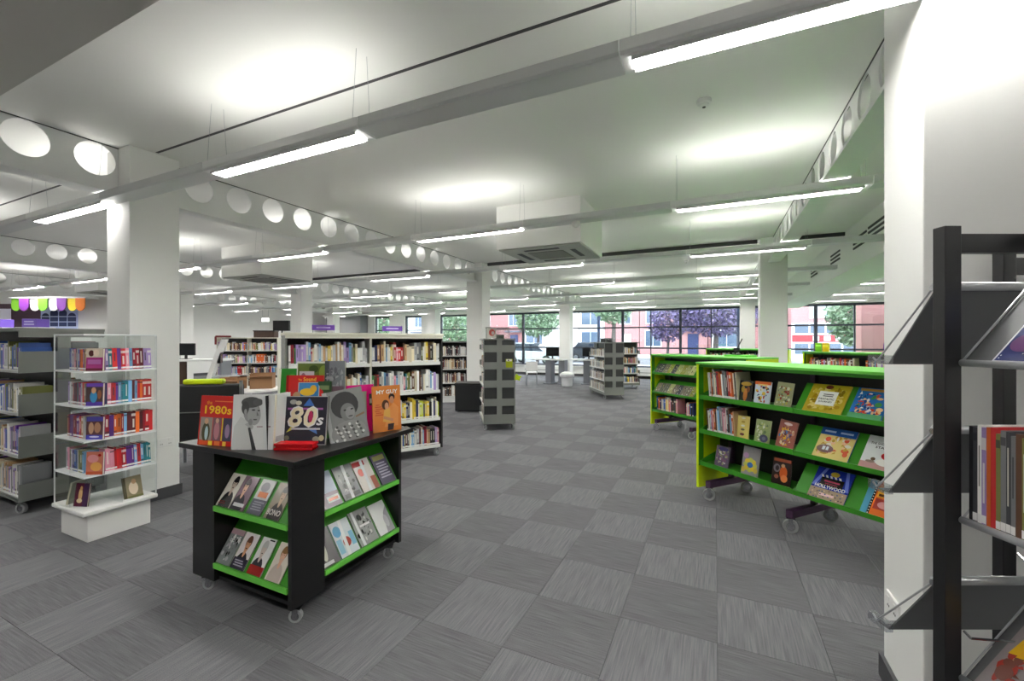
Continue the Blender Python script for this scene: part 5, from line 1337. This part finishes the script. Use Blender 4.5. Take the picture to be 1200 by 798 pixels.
# low convector heaters under the sill
for q, (x0, x1) in enumerate(((-8.0, -6.1), (-3.4, -1.4), (1.4, 3.1))):
    h_ = thing('heater', ['white convector heater under the window left of the window column', 'white convector heater under the window beside the disc shelving', 'white convector heater under the window right of the far column'][q], 'heater', ((x0 + x1) / 2, YB - 0.12, 0.12), 0)
    L2 = (x1 - x0) / 2
    MB().box(-L2, L2, -0.08, 0.08, 0, 0.28).build('casing', PLASTW, h_, bevel=0.005)
    MB().box(-L2 + 0.05, L2 - 0.05, -0.085, -0.08, 0.12, 0.14).build('grille_line', DGREY, h_)
    for sx in (-L2 + 0.1, L2 - 0.14):
        MB().box(sx, sx + 0.04, -0.05, 0.05, -0.12, 0).build('bracket', PLASTW, h_)
# spare books further away: one block
if stuff.v:
    so = stuff.build('distant_books', STUFFM)
    so['kind'] = 'stuff'
    tag(so, 'rows of small distant books filling the farther shelves', 'books')
# ================================================================ OUTSIDE
grass = mat('grass', rgb(110, 150, 80), 0.9, noise=0.2, nscale=2)
pav = mat('pavement', rgb(176, 176, 176), 0.9, noise=0.06, nscale=4)
road = mat('asphalt', rgb(112, 114, 118), 0.9, noise=0.08, nscale=4)
struct(MB().box(-90, 60, YB + 0.3, 26, -0.4, -0.05).build('ground_lawn', grass), 'strip of lawn outside the windows')
struct(MB().box(-90, 60, 26, 29, -0.4, -0.02).build('ground_pavement', pav), 'pale pavement beyond the lawn')
struct(MB().box(-90, 60, 29, 38, -0.4, -0.1).build('ground_road', road), 'grey road beyond the pavement')
struct(MB().box(-90, 60, 38, 90, -0.4, 0.1).build('ground_forecourt', pav), 'pale forecourt in front of the terrace')
brick = mat('pale_red_brick', rgb(160, 112, 112), 0.85, noise=0.12, nscale=12)
brick2 = mat('pink_brick', rgb(176, 132, 132), 0.85, noise=0.12, nscale=12)
render = mat('white_render', rgb(236, 236, 232), 0.8)
slate = mat('roof_slate', rgb(96, 98, 110), 0.8, noise=0.15, nscale=3)
wpane = mat('house_window_glass', rgb(84, 100, 120), 0.1)
wfr = mat('white_window_frame', rgb(240, 240, 240), 0.6)
dblue = mat('navy_door', rgb(40, 52, 96), 0.5)
def house(x0, w_, m, bay, label, Y=47.0):
    r = thing('terraced_house', label, 'house', (x0, Y, 0.1), 0, 'terraced houses across the road')
    MB().box(0, w_ - 0.02, 0, 7, 0, 5.6).build('wall', m, r)
    MB().prism([(-0.2, 5.6), (7.2, 5.6), (3.5, 8.2)], 0, 0, w_ - 0.02).build('roof', slate, r)
    def win(x, z, ww, hh, y=0.0):
        f = MB().box(x - 0.09, x + ww + 0.09, y - 0.08, y, z - 0.09, z + hh + 0.09).build('window', wfr, r)
        MB().box(x, x + ww / 2 - 0.03, y - 0.1, y - 0.08, z, z + hh).build('pane', wpane, f)
        MB().box(x + ww / 2 + 0.03, x + ww, y - 0.1, y - 0.08, z, z + hh).build('pane', wpane, f)
    win(0.7, 3.3, 1.2, 1.5)
    win(w_ - 2.0, 3.3, 1.1, 1.5)
    if bay:
        MB().box(0.3, 2.9, -1.0, 0, 0, 5.2).build('bay', render, r)
        win(0.6, 0.9, 2.0, 1.5, -1.0); win(0.6, 3.2, 2.0, 1.5, -1.0)
        MB().box(0.2, 3.0, -1.1, 0, 2.75, 2.9).build('bay_roof', slate, r)
    else:
        win(0.6, 0.9, 1.5, 1.6)
        MB().box(w_ - 2.3, w_ - 0.4, -0.7, 0, 2.45, 2.65).build('porch_roof', slate, r)
    d = MB().box(w_ - 1.85, w_ - 0.85, -0.06, 0, 0.0, 2.15).build('door', dblue if not bay else wfr, r)
    MB().box(w_ - 1.0, w_ - 0.95, -0.1, -0.06, 1.0, 1.1).build('handle', STEEL, d)
spec = [(-62, 1, 'brick'), (-55, 0, 'white'), (-48, 1, 'brick'), (-41, 0, 'white'), (-34, 1, 'pink'), (-27, 0, 'brick'), (-20.4, 1, 'white'), (-13.8, 1, 'pink'), (-7.2, 0, 'pink'), (-0.6, 1, 'brick')]
nm = {'brick': brick, 'white': render, 'pink': brick2}
hl = ['red brick house with white bay at the far end of the terrace', 'white rendered house second in the terrace', 'red brick house with white bay third in the terrace', 'white rendered flat-fronted house beyond the green trees', 'pink brick house with white bay beside the white flat-fronted one', 'red brick house with navy door seen left of the window column', 'white house with bay seen behind the disc shelving', 'pink brick house with white bay left of the purple tree', 'pink brick house behind the purple tree', 'red brick house with white bay right of the purple tree']
for (x0, b, c), l in zip(spec, hl):
    house(x0, 6.55, nm[c], b, l, 47.0)
# shop with red fascia on the right
sh = thing('corner_shop', 'red brick shop building with red lettered fascia across the road', 'shop', (6.1, 45.0, 0.1), 0)
MB().box(0, 16, 0, 8, 0, 6.2).build('wall', brick2, sh)
MB().prism([(-0.2, 6.2), (8.2, 6.2), (4, 9)], 0, 0, 16).build('roof', slate, sh)
f = MB().box(1.3, 3.1, -0.08, 0, 3.4, 5.2).build('window', wfr, sh)
MB().box(1.55, 2.85, -0.1, -0.08, 3.6, 5.0).build('pane', mat('bright_pane', rgb(190, 206, 220), 0.2), f)
MB().box(0, 9.5, -0.3, 0, 0.0, 3.0).build('shopfront', mat('shop_frame_white', rgb(226, 228, 232), 0.6), sh)
for k in range(8):
    MB().box(0.2 + 1.15 * k, 1.2 + 1.15 * k, -0.32, -0.3, 2.1, 2.9).build('pane', wpane, sh)
    MB().box(0.2 + 1.15 * k, 1.2 + 1.15 * k, -0.32, -0.3, 0.3, 1.2).build('pane', wpane, sh)
fa = MB().box(0, 9.5, -0.36, -0.3, 1.35, 1.95).build('fascia', mat('fascia_red', rgb(170, 52, 60), 0.5), sh)
for k in range(8):
    MB().box(1.5 + 0.8 * k, 1.95 + 0.8 * k, -0.38, -0.36, 1.45, 1.85).build('letter_block', wfr, fa)
# brick pier just outside
o = MB().box(4.98, 5.75, 20.3, 21.0, -0.05, 5.0).build('brick_pier', brick, None)
tag(o, 'red brick pier standing just outside the right window', 'pier')
MB().box(4.92, 5.81, 20.24, 21.06, 5.0, 5.15).build('coping', render, o)

# trees
def tree(x, y, z0, zc, rx, rz, n, cols, label, seed, trunk_r=0.15, grp='trees outside'):
    r = random.Random(seed)
    t = thing('tree', label, 'tree', (x, y, z0), 0, grp)
    tm = MB()
    tm.cyl((0, 0, 0), (0.1, 0, zc - rz * 0.4), trunk_r, trunk_r * 0.6, n=8)
    for k in range(5):
        a = r.random() * 6.28
        tm.cyl((0.1, 0, zc - rz * 0.6), (rx * 0.6 * math.cos(a), rx * 0.6 * math.sin(a), zc + rz * 0.3 * r.random()), trunk_r * 0.45, trunk_r * 0.15, n=6)
    tm.build('trunk', mat('bark', rgb(96, 88, 86), 0.9), t)
    lm = MB()
    for k in range(int(n * 1.8)):
        while True:
            a, b, c = r.uniform(-1, 1), r.uniform(-1, 1), r.uniform(-1, 1)
            if 0.15 < a * a + b * b + c * c < 1: break
        s = r.uniform(0.07, 0.16)
        p = Vector((a * rx, b * rx, zc + c * rz))
        u = Vector((r.uniform(-1, 1), r.uniform(-1, 1), r.uniform(-1, 1))).normalized()
        v = u.orthogonal().normalized()
        lm.add([p - u * s, p + v * s * 0.55, p + u * s, p - v * s * 0.55], [(0, 1, 2, 3)], 0, rgb(*r.choice(cols)))
    lm.build('foliage', attr_mat_leaf, t)
attr_mat_leaf = attr_mat('leaf_colours', 0.6)
GRN = [(96, 122, 92), (128, 152, 122), (80, 100, 78), (156, 176, 148), (110, 134, 106)]
PUR = [(96, 84, 128), (76, 62, 96), (120, 108, 156), (62, 52, 76), (140, 124, 170)]
tree(0.0, 33, 0, 3.9, 3.0, 2.1, 5200, PUR, 'purple leaved tree outside the window behind the green shelving', 1, 0.2)
tree(-3.4, 36, 0, 3.0, 1.5, 1.6, 1200, PUR, 'smaller purple leaved shrub tree beside the larger purple tree', 8, 0.12)
tree(6.6, 27, 0, 2.9, 1.5, 1.7, 2200, GRN, 'green tree outside the right window before the shop', 2, 0.1)
tree(-17.5, 28, 0, 3.0, 2.2, 1.9, 2400, GRN, 'green tree outside the windows left of the end-on shelving', 3, 0.14)
tree(-11.6, 29, 0, 3.4, 1.7, 1.6, 1800, GRN, 'green tree seen just right of the middle column', 4, 0.13)
tree(-6.4, 30, 0, 3.7, 1.3, 1.0, 900, GRN, 'pale trunked green tree seen through the window behind the disc shelving', 5, 0.2)
tree(-24, 27, 0, 3.1, 2.0, 1.7, 1600, GRN, 'green tree outside the narrow windows on the far left', 6, 0.13)
# parked cars
def car(x, y, yaw, c, label):
    r = thing('parked_car', label, 'car', (x, y, -0.02), yaw, 'parked cars')
    pr = [(-2.0, 0.28), (2.0, 0.28), (2.05, 0.62), (1.9, 0.78), (1.0, 0.86), (-1.75, 0.9), (-2.05, 0.7)]
    MB().prism(pr, 1, -0.82, 0.82).build('body', c, r, bevel=0.04)
    MB().prism([(-1.6, 0.88), (1.0, 0.86), (0.35, 1.38), (-1.15, 1.4)], 1, -0.7, 0.7).build('cabin', mat('car_glass', rgb(50, 58, 70), 0.1), r, bevel=0.04)
    MB().prism([(0.3, 1.37), (0.35, 1.43), (-1.15, 1.45), (-1.2, 1.39)], 1, -0.68, 0.68).build('roof', c, r)
    for wx in (-1.25, 1.25):
        for wy in (-0.84, 0.66):
            w2 = MB().cyl((wx, wy, 0.3), (wx, wy + 0.18, 0.3), 0.3, n=18).build('wheel', BLACKM, r)
            MB().cyl((wx, wy - 0.01, 0.3), (wx, wy + 0.19, 0.3), 0.17, n=12).build('hub', STEEL, w2)
car(-11.5, 28, 0.0, mat('car_silver', rgb(190, 196, 204), 0.25, metal=0.4), 'silver parked car outside the window left of the window column')
car(-15.8, 30.5, 0.1, mat('car_navy', rgb(52, 60, 96), 0.25), 'navy parked car outside the window near the middle column')
car(-8.6, 33.5, 0.0, mat('car_dark', rgb(60, 64, 70), 0.25), 'dark grey parked car beyond the computer desks')
# dark blue street post
for q, (x, y) in enumerate(((-4.9, 19.9),)):
    p = thing('blue_upright', 'dark blue post just outside the window behind the disc shelving', 'post', (x, y, -0.05), 0)
    MB().cyl((0, 0, 0), (0, 0, 2.75), 0.07, n=12).build('shaft', dblue, p)
    MB().lathe([(0.09, 0.0), (0.08, 0.1)], 12).build('collar', dblue, p)
p = thing('blue_upright', 'dark blue upright standing in for the window reveal beside the far right column', 'post', (0.9, 19.4, -0.05), 0)  # upright added in place of the dark blue window reveal
MB().box(-0.12, 0.12, -0.1, 0.1, 0, 3.6).build('shaft', dblue, p)
MB().box(-0.16, 0.16, -0.14, 0.14, 0, 0.1).build('collar', dblue, p)
